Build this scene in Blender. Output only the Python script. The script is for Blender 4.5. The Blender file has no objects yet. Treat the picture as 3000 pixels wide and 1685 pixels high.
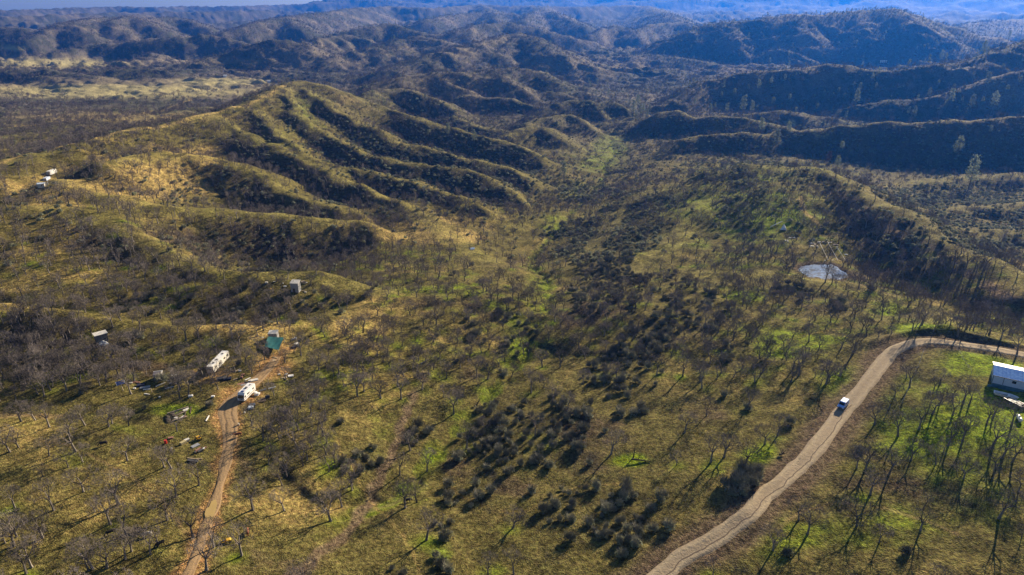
import bpy, bmesh, math, random
import numpy as np
from mathutils import Vector, Matrix
random.seed(7)
rng = np.random.default_rng(7)
R = math.radians

# ------------------------------------------------------------------ camera, sky, sun, exposure
CAMZ = 120.0
HOR = 26.0          # photo row of the true horizon
PITCH = math.degrees(math.atan((842.5 - HOR) / 2000.0))
scene = bpy.context.scene
cam = bpy.data.cameras.new("camera")
cam.sensor_width = 36.0
cam.lens = 24.0
cam.clip_start = 1.0
cam.clip_end = 60000.0
cam_ob = bpy.data.objects.new("camera", cam)
scene.collection.objects.link(cam_ob)
cam_ob.location = (0, 0, CAMZ)
cam_ob.rotation_euler = (R(90 - PITCH), 0, 0)
scene.camera = cam_ob

SUN_AZ = 39.0      # degrees right of the view direction
SUN_EL = 21.0
world = bpy.data.worlds.new("World")
scene.world = world
world.use_nodes = True
wn = world.node_tree
for n in list(wn.nodes):
    wn.nodes.remove(n)
sky = wn.nodes.new("ShaderNodeTexSky")
sky.sky_type = 'NISHITA'
sky.sun_disc = False
sky.sun_elevation = R(SUN_EL)
sky.sun_rotation = R(SUN_AZ)
sky.altitude = 600
sky.air_density = 1.0
sky.dust_density = 1.0
sky.ozone_density = 3.0
bg = wn.nodes.new("ShaderNodeBackground")
bg.inputs[1].default_value = 0.05
wo = wn.nodes.new("ShaderNodeOutputWorld")
wn.links.new(sky.outputs[0], bg.inputs[0])
wn.links.new(bg.outputs[0], wo.inputs[0])
sd = bpy.data.lights.new("sun", 'SUN')
sd.energy = 5.0
sd.angle = R(0.53)
sd.color = (1.0, 0.84, 0.60)
sun = bpy.data.objects.new("sun", sd)
scene.collection.objects.link(sun)
sdir = Vector((math.sin(R(SUN_AZ)) * math.cos(R(SUN_EL)), math.cos(R(SUN_AZ)) * math.cos(R(SUN_EL)), math.sin(R(SUN_EL))))
sun.rotation_euler = sdir.to_track_quat('Z', 'Y').to_euler()
sun.location = sdir * 500 + Vector((0, 0, CAMZ))
scene.view_settings.view_transform = 'Standard'
scene.view_settings.look = 'None'
scene.view_settings.exposure = 1.18
scene.view_settings.gamma = 1.0
scene.view_settings.use_curve_mapping = False
scene.cycles.use_denoising = True
scene.cycles.max_bounces = 5
scene.cycles.diffuse_bounces = 2
scene.cycles.glossy_bounces = 2
scene.cycles.transmission_bounces = 2
scene.cycles.transparent_max_bounces = 6
scene.cycles.volume_bounces = 1

# ------------------------------------------------------------------ geometry of the view (used to place things on the ground)
FOC, CX, CY = 2000.0, 1500.0, 842.5
SP, CP = math.sin(R(PITCH)), math.cos(R(PITCH))

def wpt(px, py, D, level=False):
    """world point seen at photo pixel (px,py), about D metres below the camera"""
    if abs(py - HOR) < .6: py = HOR + .6
    if not level: D = D * (py - HOR) / py
    a = (px - CX) / FOC
    b = -(py - CY) / FOC
    y = CP + b * SP
    z = -SP + b * CP
    t = D / (-z)
    return (a * t, y * t, CAMZ - D)

def to_px(x, y, z):
    zz = z - CAMZ
    f = y * CP - zz * SP
    u = y * SP + zz * CP
    f = np.where(f < 1e-3, 1e-3, f)
    return CX + FOC * x / f, CY - FOC * u / f

# ------------------------------------------------------------------ noise
_perm = rng.permutation(512)
_perm = np.concatenate([_perm, _perm, _perm])
_gang = rng.random(2048) * 2 * np.pi
_gx, _gy = np.cos(_gang), np.sin(_gang)

def perlin(x, y):
    xi = np.floor(x).astype(np.int64); yi = np.floor(y).astype(np.int64)
    xf = x - xi; yf = y - yi
    u = xf * xf * xf * (xf * (xf * 6 - 15) + 10)
    v = yf * yf * yf * (yf * (yf * 6 - 15) + 10)
    def g(ix, iy, dx, dy):
        h = _perm[(_perm[ix & 511] + iy) & 511]
        return _gx[h] * dx + _gy[h] * dy
    a = g(xi, yi, xf, yf); b = g(xi + 1, yi, xf - 1, yf)
    c = g(xi, yi + 1, xf, yf - 1); d = g(xi + 1, yi + 1, xf - 1, yf - 1)
    return ((a + u * (b - a)) * (1 - v) + (c + u * (d - c)) * v) * 1.4

def fbm(x, y, octv=4, lac=2.03, gain=0.5):
    s = 0; a = 1; n = 0
    for i in range(octv):
        s = s + a * perlin(x + 17.3 * i, y - 9.1 * i); n += a
        x = x * lac; y = y * lac; a *= gain
    return s / n

def ridged(x, y, octv=4, gain=0.5):
    s = 0; a = 1; n = 0
    for i in range(octv):
        r = 1 - np.abs(perlin(x + 31.7 * i, y + 13.9 * i)) * 1.6
        s = s + a * r; n += a
        x = x * 2.07; y = y * 2.07; a *= gain
    return s / n

def sstep(a, b, x):
    t = np.clip((x - a) / (b - a), 0, 1)
    return t * t * (3 - 2 * t)

# ------------------------------------------------------------------ terrain: a smooth floor, ridge lines, creeks, roads
FLOOR = [(-400,1900,112),(0,1685,117),(500,1685,119),(1000,1685,122),(1500,1685,124),(2000,1685,120.5),(2500,1685,117),(3000,1685,113),(3500,1900,108),
 (1500,2300,118),(0,2300,112),(3000,2300,108),
 (0,1300,119),(600,1155,121),(400,1300,120.5),(800,1400,122),(1000,1300,125),(1230,1350,128),(1500,1300,127),(1900,1350,121.5),(2100,1300,119),(2477,1183,115.5),(2300,1400,117),(2800,1300,111.5),(3000,1100,109),(3300,1100,107),(2180,1510,117.5),
 (0,1000,125),(300,990,121),(800,1000,123),(660,1070,122),(1100,1000,128),(1500,1000,132),(1800,1050,128),(2200,1000,121.5),(2500,1000,115.5),(2700,1000,112),(3000,1040,110),
 (0,850,118.5),(300,820,118),(450,870,119.3),(600,850,120),(450,940,123.5),(700,950,130.5),(600,945,129),(850,930,133),(1000,905,134),(1150,840,134),(1300,800,139),(1600,800,141),(1850,800,136),(2100,850,126),(2300,870,122.5),(2410,800,127),(2250,800,127),
 (1400,700,146),(1650,700,147),(1900,680,142),(2150,700,133),(2300,650,126),(2450,700,127),(2170,520,127),(2083,545,133.5),(2345,530,121),(2257,515,123),(2420,545,120),(2600,790,134.5),(2750,835,132),(2880,880,127),
 (1400,620,152),(1700,600,155),(1900,560,154),(1600,500,163),(1780,440,169),(1850,400,170),(1700,380,172),(1800,330,175),(1750,250,180),(1850,220,184),(2100,430,172),(2500,500,170),
 (2800,600,163),(2950,530,167),(3000,700,158),(2600,520,170),(3200,620,160),(2400,340,178),(2800,330,172),(3000,330,170),
 (500,763,139),(740,838,149),(330,670,118),(230,590,112.5),(950,850,150),(600,640,150),(0,700,113.5),(900,603,156),(1100,570,169),(1250,530,173),(1400,550,171),(1480,520,172),(1300,420,176),(1200,330,176),(1000,300,176),
 (0,400,138),(200,380,142),(300,345,146),(100,345,150),(450,320,160),(600,290,168),
 (0,300,180),(200,280,181),(500,255,182),(700,238,183),(0,230,184),(400,235,184),(300,190,186),(0,185,187),(750,190,184),(0,140,188),(200,140,188),
 (400,140,185),(900,190,184),(1000,165,183),(1300,160,184),(1400,100,176),(1900,150,180),(2000,110,172),(2500,150,168),(2900,150,160),(700,100,176),(1700,120,176),
 (0,80,165),(600,60,160),(1200,60,160),(2000,60,150),(2900,70,150),(0,40,140),(750,35,150),(1500,30,150),(2200,30,150),(3000,30,150),(0,20,130),(1500,20,150),(3000,20,150)]
P = np.array([wpt(*p) for p in FLOOR])
def uv(x, y):
    return np.arctan2(x, y) * 1.6, np.log(np.hypot(x, y) + 1.0)
_fu, _fv = uv(P[:, 0], P[:, 1]); _fz = P[:, 2]
def _ker(du, dv): return np.sqrt(du * du + dv * dv + 0.05 ** 2)
_n = len(P)
_A = np.zeros((_n + 3, _n + 3))
_A[:_n, :_n] = _ker(_fu[:, None] - _fu[None], _fv[:, None] - _fv[None]) - np.eye(_n) * 0.02
_A[:_n, _n] = 1; _A[:_n, _n + 1] = _fu; _A[:_n, _n + 2] = _fv
_A[_n, :_n] = 1; _A[_n + 1, :_n] = _fu; _A[_n + 2, :_n] = _fv
_w = np.linalg.solve(_A, np.concatenate([_fz, np.zeros(3)]))
def floor_h(x, y):
    u, v = uv(x, y)
    v = np.clip(v, 3.5, 9.0)
    s = _w[_n] + _w[_n + 1] * u + _w[_n + 2] * v
    for i in range(_n):
        s = s + _w[i] * _ker(u - _fu[i], v - _fv[i])
    return s

# ridge lines: photo pixel and drop below the camera of points on the crest, side slope, rounding radius, smoothing
CREST = [
 # left hill: ridge road crest up to the peak
 ([(-300,560,101),(0,478,103),(150,440,103),(272,408,104),(400,378,106),(544,348,107),(650,325,106),(738,300,104),(800,268,101),(860,240,98),(905,243,99),(960,262,107),(1010,282,118)], .44, 12),
 ([(150,530,108),(230,550,110),(330,577,112.5)], (.26,.4), 12),
 ([(330,577,112.5),(420,600,116),(520,611,119),(640,612,122),(740,618,126),(850,632,131),(960,640,136),(1060,650,139)], (.62,.5), 7),
 ([(-200,640,104),(0,620,108),(120,612,108),(220,625,109.5),(320,660,112)], (.24,.34), 12),
 ([(320,660,112),(420,700,114),(500,745,116.5),(560,770,118),(640,792,118.5),(720,803,119),(810,800,119.5),(900,803,121),(1000,818,124),(1080,840,128),(1150,858,133)], (.32,.8), 7),
 ([(-200,900,113),(0,895,115),(150,910,117),(280,935,118.5),(420,950,119.5),(560,958,120),(680,960,120.5),(760,960,121),(870,945,123),(980,920,125.5),(1080,895,128)], (.32,.8), 6),
 ([(300,480,105),(420,450,107),(549,455,113),(619,461,117),(680,485,121),(741,508,126),(797,536,131),(867,571,134),(937,594,138),(983,615,142)], .56, 7),
 ([(600,335,108),(652,352,112),(700,385,117),(745,405,121),(797,433,126),(843,454,130),(890,475,134),(960,508,136),(1007,527,139),(1053,541,141.5),(1100,564,144),(1170,601,149)], .58, 6),
 ([(738,300,104),(765,335,111),(787,368,116),(820,400,122),(867,438,129),(913,470,134),(960,489,137),(1053,505,140),(1114,508,142),(1193,525,145),(1263,545,147),(1333,568,147.5),(1403,597,148.5),(1460,622,152)], .58, 6),
 ([(835,260,100),(850,300,107),(885,349,116),(937,377,123),(983,400,128),(1030,428,133),(1077,447,138),(1114,461,140.5),(1193,482,143),(1263,490,144),(1333,497,144),(1403,506,146),(1473,535,149),(1530,565,154)], .58, 6),
 ([(880,243,99),(927,289,108),(983,321,116),(1053,362,126),(1100,388,131),(1156,408,135),(1216,424,139),(1286,443,143),(1356,461,145.5),(1426,475,148),(1520,499,152),(1600,525,159)], .56, 7),
 ([(950,258,107),(1007,275,115),(1077,298,123),(1123,321,131),(1193,338,136),(1254,359,140),(1310,376,144),(1403,393,147),(1473,412,150),(1560,445,155),(1640,470,162)], .54, 7),
 ([(1060,285,135),(1100,268,135),(1146,261,134),(1193,262,135),(1240,279,141),(1314,312,153)], .5, 9),
 ([(1320,340,158),(1404,371,157),(1447,369,156),(1485,377,160),(1540,400,167)], .5, 7),
 ([(1480,400,160),(1520,381,157),(1563,369,155),(1602,373,156),(1641,392,160),(1699,423,168)], .5, 7),
 ([(1540,365,160),(1598,342,156),(1660,334,155),(1699,342,157),(1746,365,165)], .52, 7),
 ([(1560,340,165),(1610,315,157),(1660,296,151),(1699,295,151),(1738,303,155),(1773,342,168)], .6, 8),
 ([(1700,310,160),(1745,299,155),(1777,295,153),(1815,309,158),(1850,335,172)], .6, 8),
 ([(1370,275,152),(1439,281,154),(1505,291,158),(1583,315,165)], .5, 8),
 ([(1540,285,165),(1598,270,158),(1641,266,157),(1718,270,164),(1790,285,174)], .52, 9),
 # centre hills
 ([(1080,250,140),(1194,222,132),(1272,212,129),(1350,209,128),(1447,202,127),(1544,201,129),(1583,217,138),(1621,243,150),(1718,256,166)], .42, 14),
 ([(1447,202,127),(1480,230,138),(1520,262,150)], .5, 9),
 ([(1272,212,129),(1310,245,143),(1380,270,152)], .5, 9),
 ([(1130,205,150),(1233,171,133),(1300,152,122),(1388,130,110),(1460,112,102),(1524,98,94),(1583,128,112),(1660,172,140),(1777,207,166),(1840,215,176)], .40, 16),
 ([(1524,98,94),(1500,120,108),(1460,160,132),(1440,185,150)], .5, 12),
 ([(1524,98,94),(1560,140,120),(1600,180,150)], .5, 12),
 ([(960,178,158),(1000,160,148),(1097,140,134),(1175,117,118),(1217,108,112),(1272,116,118),(1340,128,128)], .34, 20),
 ([(1300,105,120),(1338,93,108),(1388,76,94),(1466,66,86),(1505,69,89),(1583,86,108),(1680,110,134)], .36, 22),
 ([(900,130,150),(1000,95,112),(1080,80,97),(1136,70,88),(1194,86,104),(1290,104,122)], .4, 22),
 ([(820,155,150),(880,130,130),(940,112,118),(1000,102,113),(1060,112,124),(1120,140,150)], .5, 16),
 ([(590,180,160),(640,163,150),(700,145,136),(757,128,121),(816,116,110),(874,124,118),(910,145,135),(951,170,156)], .42, 16),
 ([(330,125,142),(404,116,131),(447,112,127),(544,108,123),(621,100,116),(660,108,124),(718,130,146)], .5, 14),
 ([(180,150,160),(260,130,146),(340,126,142)], .4, 16),
 ([(-100,215,168),(0,208,164),(110,205,160),(200,215,162),(300,228,170)], .3, 14),
 ([(250,215,172),(340,205,164),(430,205,162),(520,215,168),(600,228,178)], .3, 14),
 ([(-100,420,133),(0,400,134),(120,385,138),(240,365,140),(330,350,141),(420,345,143),(500,330,145),(590,315,148)], .35, 10),
 ([(0,330,160),(120,330,158),(260,318,158),(380,300,160),(520,283,163),(640,270,165),(760,255,168)], .25, 14),
 # left background
 ([(-200,95,120),(0,82,107),(60,84,107),(110,100,125)], .4, 25),
 ([(90,120,140),(130,92,114),(170,76,98),(202,68,90),(232,84,106),(262,110,134)], .45, 22),
 ([(202,68,90),(290,52,84),(420,42,78)], .35, 25),
 ([(250,72,96),(330,60,84),(380,48,76),(430,68,94),(480,98,128)], .42, 22),
 ([(330,60,84),(350,85,110),(380,105,134)], .45, 18),
 ([(430,58,88),(500,50,86),(560,62,100),(610,85,128)], .42, 22),
 ([(640,95,122),(700,86,112),(760,66,92),(835,50,78),(932,39,68),(1000,30,60),(1060,25,54)], .36, 28),
 ([(835,50,78),(870,75,102),(900,95,124)], .45, 20),
 ([(-300,34,86),(0,30,80),(100,27,78),(240,22,70),(370,19,64),(450,22,72),(540,18,64),(660,18,64),(760,16,60),(850,13,54),(960,12,54)], .3, 50),
 ([(0,50,100),(200,42,92),(400,36,88),(600,34,88),(760,30,84)], .3, 40),
 ([(1000,27,57),(1136,19,47),(1233,23,54),(1320,20,50),(1408,15,42),(1480,18,47),(1544,17,46),(1602,18,47),(1680,22,54),(1777,18,48),(1893,18,48),(1951,38,84)], .32, 34),
 ([(1240,60,94),(1330,44,78),(1408,36,68),(1500,40,74)], .36, 28),
 ([(1544,17,46),(1600,30,60),(1650,48,82),(1700,75,112)], .4, 22),
 ([(1602,18,47),(1560,40,72),(1530,62,96)], .4, 22),
 ([(1408,15,42),(1440,30,60),(1450,55,90)], .4, 22),
 ([(1730,105,134),(1770,85,114),(1810,74,104),(1850,92,122),(1870,115,146)], .5, 18),
 ([(1850,100,130),(1920,70,100),(1990,66,96),(2060,85,116)], .4, 20),
 ([(1893,18,48),(1960,45,78),(2010,70,104)], .36, 28),
 ([(1840,180,172),(1900,160,162),(2000,172,166),(2100,190,172),(2200,200,176)], .22, 18),
 # right background
 ([(1930,150,156),(2000,110,116),(2060,82,88),(2116,62,68),(2233,54,58),(2330,40,44),(2388,46,49),(2440,38,41),(2505,33,36),(2560,28,31),(2621,26,28),(2680,50,52),(2777,76,78),(2854,98,98),(2960,120,120)], .42, 24),
 ([(2330,40,44),(2350,75,76),(2330,110,108),(2300,150,142)], .5, 18),
 ([(2505,33,36),(2540,70,70),(2560,110,104),(2570,160,146)], .5, 18),
 ([(2621,26,28),(2680,70,66),(2740,110,104),(2800,150,142)], .5, 18),
 ([(2116,62,68),(2150,95,98),(2160,135,134)], .5, 18),
 ([(2800,80,110),(2900,62,96),(3000,55,90),(3200,50,86)], .35, 28),
 # dark ridges right
 ([(1880,330,176),(1980,288,158),(2040,255,146),(2078,233,136),(2180,215,126),(2291,202,118),(2388,194,113),(2447,190,110),(2505,194,111),(2563,202,113),(2641,204,112),(2699,196,107),(2777,186,102),(2854,171,94),(2913,155,86),(3000,124,71),(3150,95,60)], .52, 12),
 ([(2480,290,158),(2544,262,142),(2600,247,133),(2660,232,125),(2738,214,115),(2815,200,107),(2900,180,97)], .55, 9),
 ([(2470,325,168),(2524,307,158),(2590,297,150),(2660,290,144),(2777,277,136),(2854,249,122),(2930,225,110),(3000,205,100)], .55, 9),
 ([(1820,388,172),(1880,365,164),(1930,335,152),(1954,324,148),(1995,322,146),(2024,336,150),(2070,344,150),(2123,341,147),(2199,347,145),(2275,362,146),(2327,382,150),(2374,382,148),(2461,369,141),(2540,362,137),(2607,357,134),(2723,356,131),(2840,352,128),(3000,345,124),(3200,335,118)], .6, 8),
 ([(1880,455,173),(1966,427,163),(2024,405,156),(2112,390,151),(2170,388,150),(2240,395,153),(2290,385,152)], .56, 8),
 ([(2200,335,160),(2275,328,156),(2350,332,156),(2440,345,160)], .35, 10),
 # pond ridge and the bank below the pond
 ([(1780,600,160),(1840,565,154),(1908,543,147),(1935,555,147),(1954,580,150)], .5, 7),
 ([(1960,560,148),(2020,530,138),(2083,507,131),(2170,488,125),(2257,486,121.5),(2345,491,118.5),(2432,505,116.5)], (.22,.6), 10),
 ([(2345,491,118.5),(2432,505,116.5),(2490,537,115.5),(2549,572,115),(2636,612,114.5),(2694,650,115),(2752,690,114.5),(2840,738,114),(2927,779,113),(3000,817,112),(3150,890,112)], .55, 7),
 ([(2040,800,131),(2120,808,129),(2187,808,127.6),(2257,808,126.9),(2345,818,126.7),(2400,826,126.4),(2461,836,125.8),(2549,860,124),(2636,890,121.5),(2723,920,118.5),(2850,960,114.5),(3000,1000,111)], (.3,.6), 5),
 ([(2620,548,163),(2700,530,160),(2800,525,160),(2900,520,160),(3050,512,158)], .3, 9),
 ([(2700,640,155),(2800,615,155),(2900,600,154),(3050,590,152)], .3, 9),
 ([(2780,700,149),(2880,690,148),(3050,680,146)], .3, 8),
 # brushy rises in the middle
 ([(1908,543,147),(1830,600,150),(1770,660,147),(1740,720,144)], .28, 12),
 ([(1170,601,149),(1260,640,147),(1340,690,145),(1420,740,143)], .25, 12),
 ([(2100,560,134),(2040,640,136),(1960,720,136),(1880,790,136)], .2, 14),
 ([(1500,640,152),(1600,610,150),(1700,590,151),(1760,600,153)], .25, 12),
 ([(1560,950,131),(1650,930,129),(1760,920,127),(1860,900,126)], .2, 10),
 ([(1150,960,127.5),(1250,900,128.5),(1330,880,131),(1420,880,133)], .18, 10),
 ([(2560,1000,113.2),(2620,983,112),(2680,969,110.8),(2760,962,110.2),(2850,982,109),(3000,1008,107.8),(3150,1030,107)], .75, 2.0),
]
CR = []
for pts, sl, rad in CREST:
    W = np.array([wpt(*p) for p in pts])
    # densify with Catmull-Rom so crests bend smoothly
    Q = []
    n = len(W)
    for i in range(n - 1):
        p0, p1, p2, p3 = W[max(i - 1, 0)], W[i], W[i + 1], W[min(i + 2, n - 1)]
        for t in (0, .5):
            Q.append(0.5 * ((2 * p1) + (-p0 + p2) * t + (2 * p0 - 5 * p1 + 4 * p2 - p3) * t * t + (-p0 + 3 * p1 - 3 * p2 + p3) * t ** 3))
    Q.append(W[-1])
    CR.append((np.array(Q), sl, rad))

def seg_dist(x, y, A, B):
    d = B - A
    L = d[0] * d[0] + d[1] * d[1] + 1e-9
    t = np.clip(((x - A[0]) * d[0] + (y - A[1]) * d[1]) / L, 0, 1)
    return np.hypot(x - A[0] - t * d[0], y - A[1] - t * d[1]), t

def smax(a, b, k):
    h = np.clip(0.5 + 0.5 * (a - b) / k, 0, 1)
    return b + (a - b) * h + k * h * (1 - h)

def line_dist(x, y, Q):
    """distance to a polyline and interpolated z on it"""
    best = np.full(x.shape, 1e9); z = np.zeros(x.shape)
    for i in range(len(Q) - 1):
        d, t = seg_dist(x, y, Q[i], Q[i + 1])
        m = d < best
        best = np.where(m, d, best)
        z = np.where(m, Q[i][2] + t * (Q[i + 1][2] - Q[i][2]), z)
    return best, z

def wline(pts):
    W = [np.array(wpt(*p)) for p in pts]
    return np.array(W)

MOUNT = [(700, 9000, 40), (850, 9600, 14), (960, 10000, -4), (1150, 10200, -14), (1500, 10400, -14), (1900, 10400, -18), (2300, 10400, -22), (2700, 10200, -24), (3200, 10200, -24)]

def raw_height(x, y):
    rr = np.hypot(x, y)
    far = sstep(900, 2600, rr)
    wx = fbm(x / 60.0, y / 60.0, 2) ; wy = fbm(x / 60.0 + 40, y / 60.0 - 25, 2)
    mid = sstep(380, 600, rr)
    wa = 5 + 7 * mid + 14 * far
    X = x + wx * wa; Y = y + wy * wa
    h = floor_h(x, y)
    h = h + far * (ridged(x / 380.0 + wx * .25, y / 380.0 + wy * .25, 5) - 0.55) * 52
    vfar = sstep(3600, 7000, rr)
    h = h + vfar * (ridged(x / 1500.0 + 3, y / 1500.0, 5) - 0.5) * 130
    for Q, sl_, rad in CR:
        sl, slf = sl_ if isinstance(sl_, tuple) else (sl_, sl_)
        zt = Q[:, 2].max()
        reach = (zt + 75) / sl + 40
        m = (X > Q[:, 0].min() - reach) & (X < Q[:, 0].max() + reach) & (Y > Q[:, 1].min() - reach) & (Y < Q[:, 1].max() + reach)
        if not m.any():
            continue
        xs, ys = X[m], Y[m]
        hh = np.full(xs.shape, -1e9)
        if isinstance(sl_, tuple):      # different slopes on the near and the far side, steep past the ends
            best = np.full(xs.shape, 1e9); zz = np.zeros(xs.shape); side = np.zeros(xs.shape); over = np.zeros(xs.shape)
            for i in range(len(Q) - 1):
                d, t = seg_dist(xs, ys, Q[i], Q[i + 1])
                e = Q[i + 1] - Q[i]; Ls = math.hypot(e[0], e[1]) + 1e-9
                sd_ = (e[0] * (ys - Q[i][1]) - e[1] * (xs - Q[i][0])) / Ls
                al = ((xs - Q[i][0]) * e[0] + (ys - Q[i][1]) * e[1]) / Ls
                o_ = np.zeros(xs.shape)
                if i == 0: o_ = np.maximum(o_, -al)
                if i == len(Q) - 2: o_ = np.maximum(o_, al - Ls)
                c = d < best - 1e-6
                best = np.where(c, d, best); zz = np.where(c, Q[i][2] + t * (Q[i + 1][2] - Q[i][2]), zz)
                side = np.where(c, sd_, side); over = np.where(c, o_, over)
            s_ = sl + (slf - sl) * sstep(-rad, rad, side)
            s_ = s_ + (np.maximum(.62, s_) - s_) * sstep(0, .3, over / (best + 1.0))
            hh = zz - s_ * (np.sqrt(best * best + rad * rad) - rad)
        else:
            for i in range(len(Q) - 1):
                d, t = seg_dist(xs, ys, Q[i], Q[i + 1])
                z = Q[i][2] + t * (Q[i + 1][2] - Q[i][2])
                hh = np.maximum(hh, z - sl * (np.sqrt(d * d + rad * rad) - rad))
        k = 2.0 + rad * 0.25
        h[m] = smax(hh, h[m], k)
    # far mountains
    th = np.arctan2(x, y)
    mp = np.array([(math.atan2((p[0] - CX) / FOC, CP + 0.42 * SP), p[1], p[2]) for p in MOUNT])
    mr = np.interp(th, mp[:, 0], mp[:, 1]); my = np.interp(th, mp[:, 0], mp[:, 2])
    mz = CAMZ - (my - HOR) / 2169.0 * mr
    prof = mz - np.abs(rr - mr) * 0.13
    prof = prof + (ridged(x / 1300.0, y / 1300.0, 5) - 0.75) * 150 * sstep(5500, 9000, rr)
    h = smax(prof, h, 60.0)
    # small gullies and hummocks
    near = 1 - sstep(60, 200, rr) * 0
    g = ridged(x / 75.0 + 5, y / 75.0, 3)
    h = h + (g - 0.6) * (3.2 + 1.6 * mid + 8 * far + 12 * vfar) * sstep(120, 420, rr)
    g2 = ridged(x / 31.0 + 9, y / 31.0 + 2, 2)
    h = h + (g2 - 0.6) * (0.9 + .8 * mid)
    h = h + fbm(x / 22.0, y / 22.0, 4) * (1.15 + 1.0 * far)
    h = h + fbm(x / 8.0 + 4, y / 8.0, 3) * 0.42
    h = h + fbm(x / 5.0, y / 5.0, 2) * 0.16
    return h
# lines on the ground: roads, driveway, creeks (photo pixel, rough drop)
def snap(pts, iters=6):
    """drop photo-pixel polyline points on the raw terrain by marching along the pixel ray"""
    out = []
    for p in pts:
        out.append(ground_at(p[0], p[1]))
    return np.array(out)

def ground_at(px, py, hfun=None):
    hf = hfun or raw_height
    a = (px - CX) / FOC; b = -(py - CY) / FOC
    dx, dy, dz = a, CP + b * SP, -SP + b * CP
    t = np.geomspace(90, 9000, 1500)
    h = hf(t * dx, t * dy)
    z = CAMZ + t * dz
    k = np.argmax(z < h)
    t0, t1 = t[max(k - 1, 0)], t[k]
    tt = np.linspace(t0, t1, 24)
    h = hf(tt * dx, tt * dy); z = CAMZ + tt * dz
    k = np.argmax(z < h)
    return np.array([tt[k] * dx, tt[k] * dy, h[k]])

def smooth_line(Q, n=6, zs=3):
    out = []
    m = len(Q)
    for i in range(m - 1):
        p0, p1, p2, p3 = Q[max(i - 1, 0)], Q[i], Q[i + 1], Q[min(i + 2, m - 1)]
        for j in range(n):
            t = j / n
            out.append(0.5 * ((2 * p1) + (-p0 + p2) * t + (2 * p0 - 5 * p1 + 4 * p2 - p3) * t * t + (-p0 + 3 * p1 - 3 * p2 + p3) * t ** 3))
    out.append(Q[-1])
    out = np.array(out)
    for _ in range(zs):
        out[1:-1, 2] = (out[:-2, 2] + out[1:-1, 2] + out[2:, 2]) / 3
    return out
ROAD = smooth_line(snap([(1800,1790),(1930,1690),(2000,1632),(2085,1583),(2150,1540),(2200,1496),(2240,1454),(2290,1410),(2335,1370),(2370,1336),(2420,1272),(2463,1214),(2502,1168),(2545,1115),(2583,1065),(2621,1026),(2680,1003),(2740,1000),(2854,1013),(2932,1026),(3000,1040),(3150,1066)]), 5, 12)
DRIVE = smooth_line(snap([(500,1760),(548,1685),(580,1610),(602,1540),(622,1490),(642,1425),(655,1380),(665,1330),(674,1290),(672,1240),(668,1195),(700,1158),(750,1115),(790,1075),(812,1045)]), 5, 6)
DRIVEW = np.interp(np.linspace(0, 1, len(DRIVE)), np.linspace(0, 1, 15), [1.8,1.9,2.0,2.0,2.1,1.9,2.0,2.3,3.2,3.8,4.4,4.2,3.6,3.0,2.4])
CREEK = snap([(1560,690),(1550,740),(1600,800),(1612,850),(1600,900),(1550,975),(1530,1040),(1470,1105),(1400,1180),(1330,1250),(1290,1300),(1235,1340),(1225,1400),(1150,1440),(1080,1465),(1010,1490)])
CREEK2 = snap([(1150,868),(1240,850),(1300,852),(1360,830),(1400,830)])
CREEK3 = snap([(1560,985),(1620,1025),(1700,1040),(1780,1035),(1850,1030)])
GULLY = snap([(800,1370),(830,1410),(870,1440),(940,1450),(1020,1452),(1100,1440)])
VCREEK = snap([(1790,380),(1800,430),(1770,450),(1775,480),(1740,520),(1700,560),(1660,600),(1560,690)])
POND_D = 128.3 * (800 - HOR) / 800
POND_Z = CAMZ - POND_D
POND = np.array([wpt(px, py, POND_D, True)[:2] for px, py in [(2338,792),(2350,781),(2368,779),(2384,775),(2410,777),(2436,776),(2452,783),(2462,793),(2478,800),(2484,811),(2466,816),(2455,821),(2432,818),(2415,821),(2392,815),(2372,816),(2356,807),(2347,801)]])

def in_poly(x, y, poly):
    c = np.zeros(x.shape, bool)
    n = len(poly)
    for i in range(n):
        x1, y1 = poly[i]; x2, y2 = poly[(i + 1) % n]
        m = ((y1 > y) != (y2 > y)) & (x < (x2 - x1) * (y - y1) / (y2 - y1 + 1e-12) + x1)
        c ^= m
    return c

def poly_dist(x, y, poly):
    best = np.full(x.shape, 1e9)
    n = len(poly)
    for i in range(n):
        d, _ = seg_dist(x, y, poly[i], poly[(i + 1) % n])
        best = np.minimum(best, d)
    return np.where(in_poly(x, y, poly), -best, best)

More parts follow.
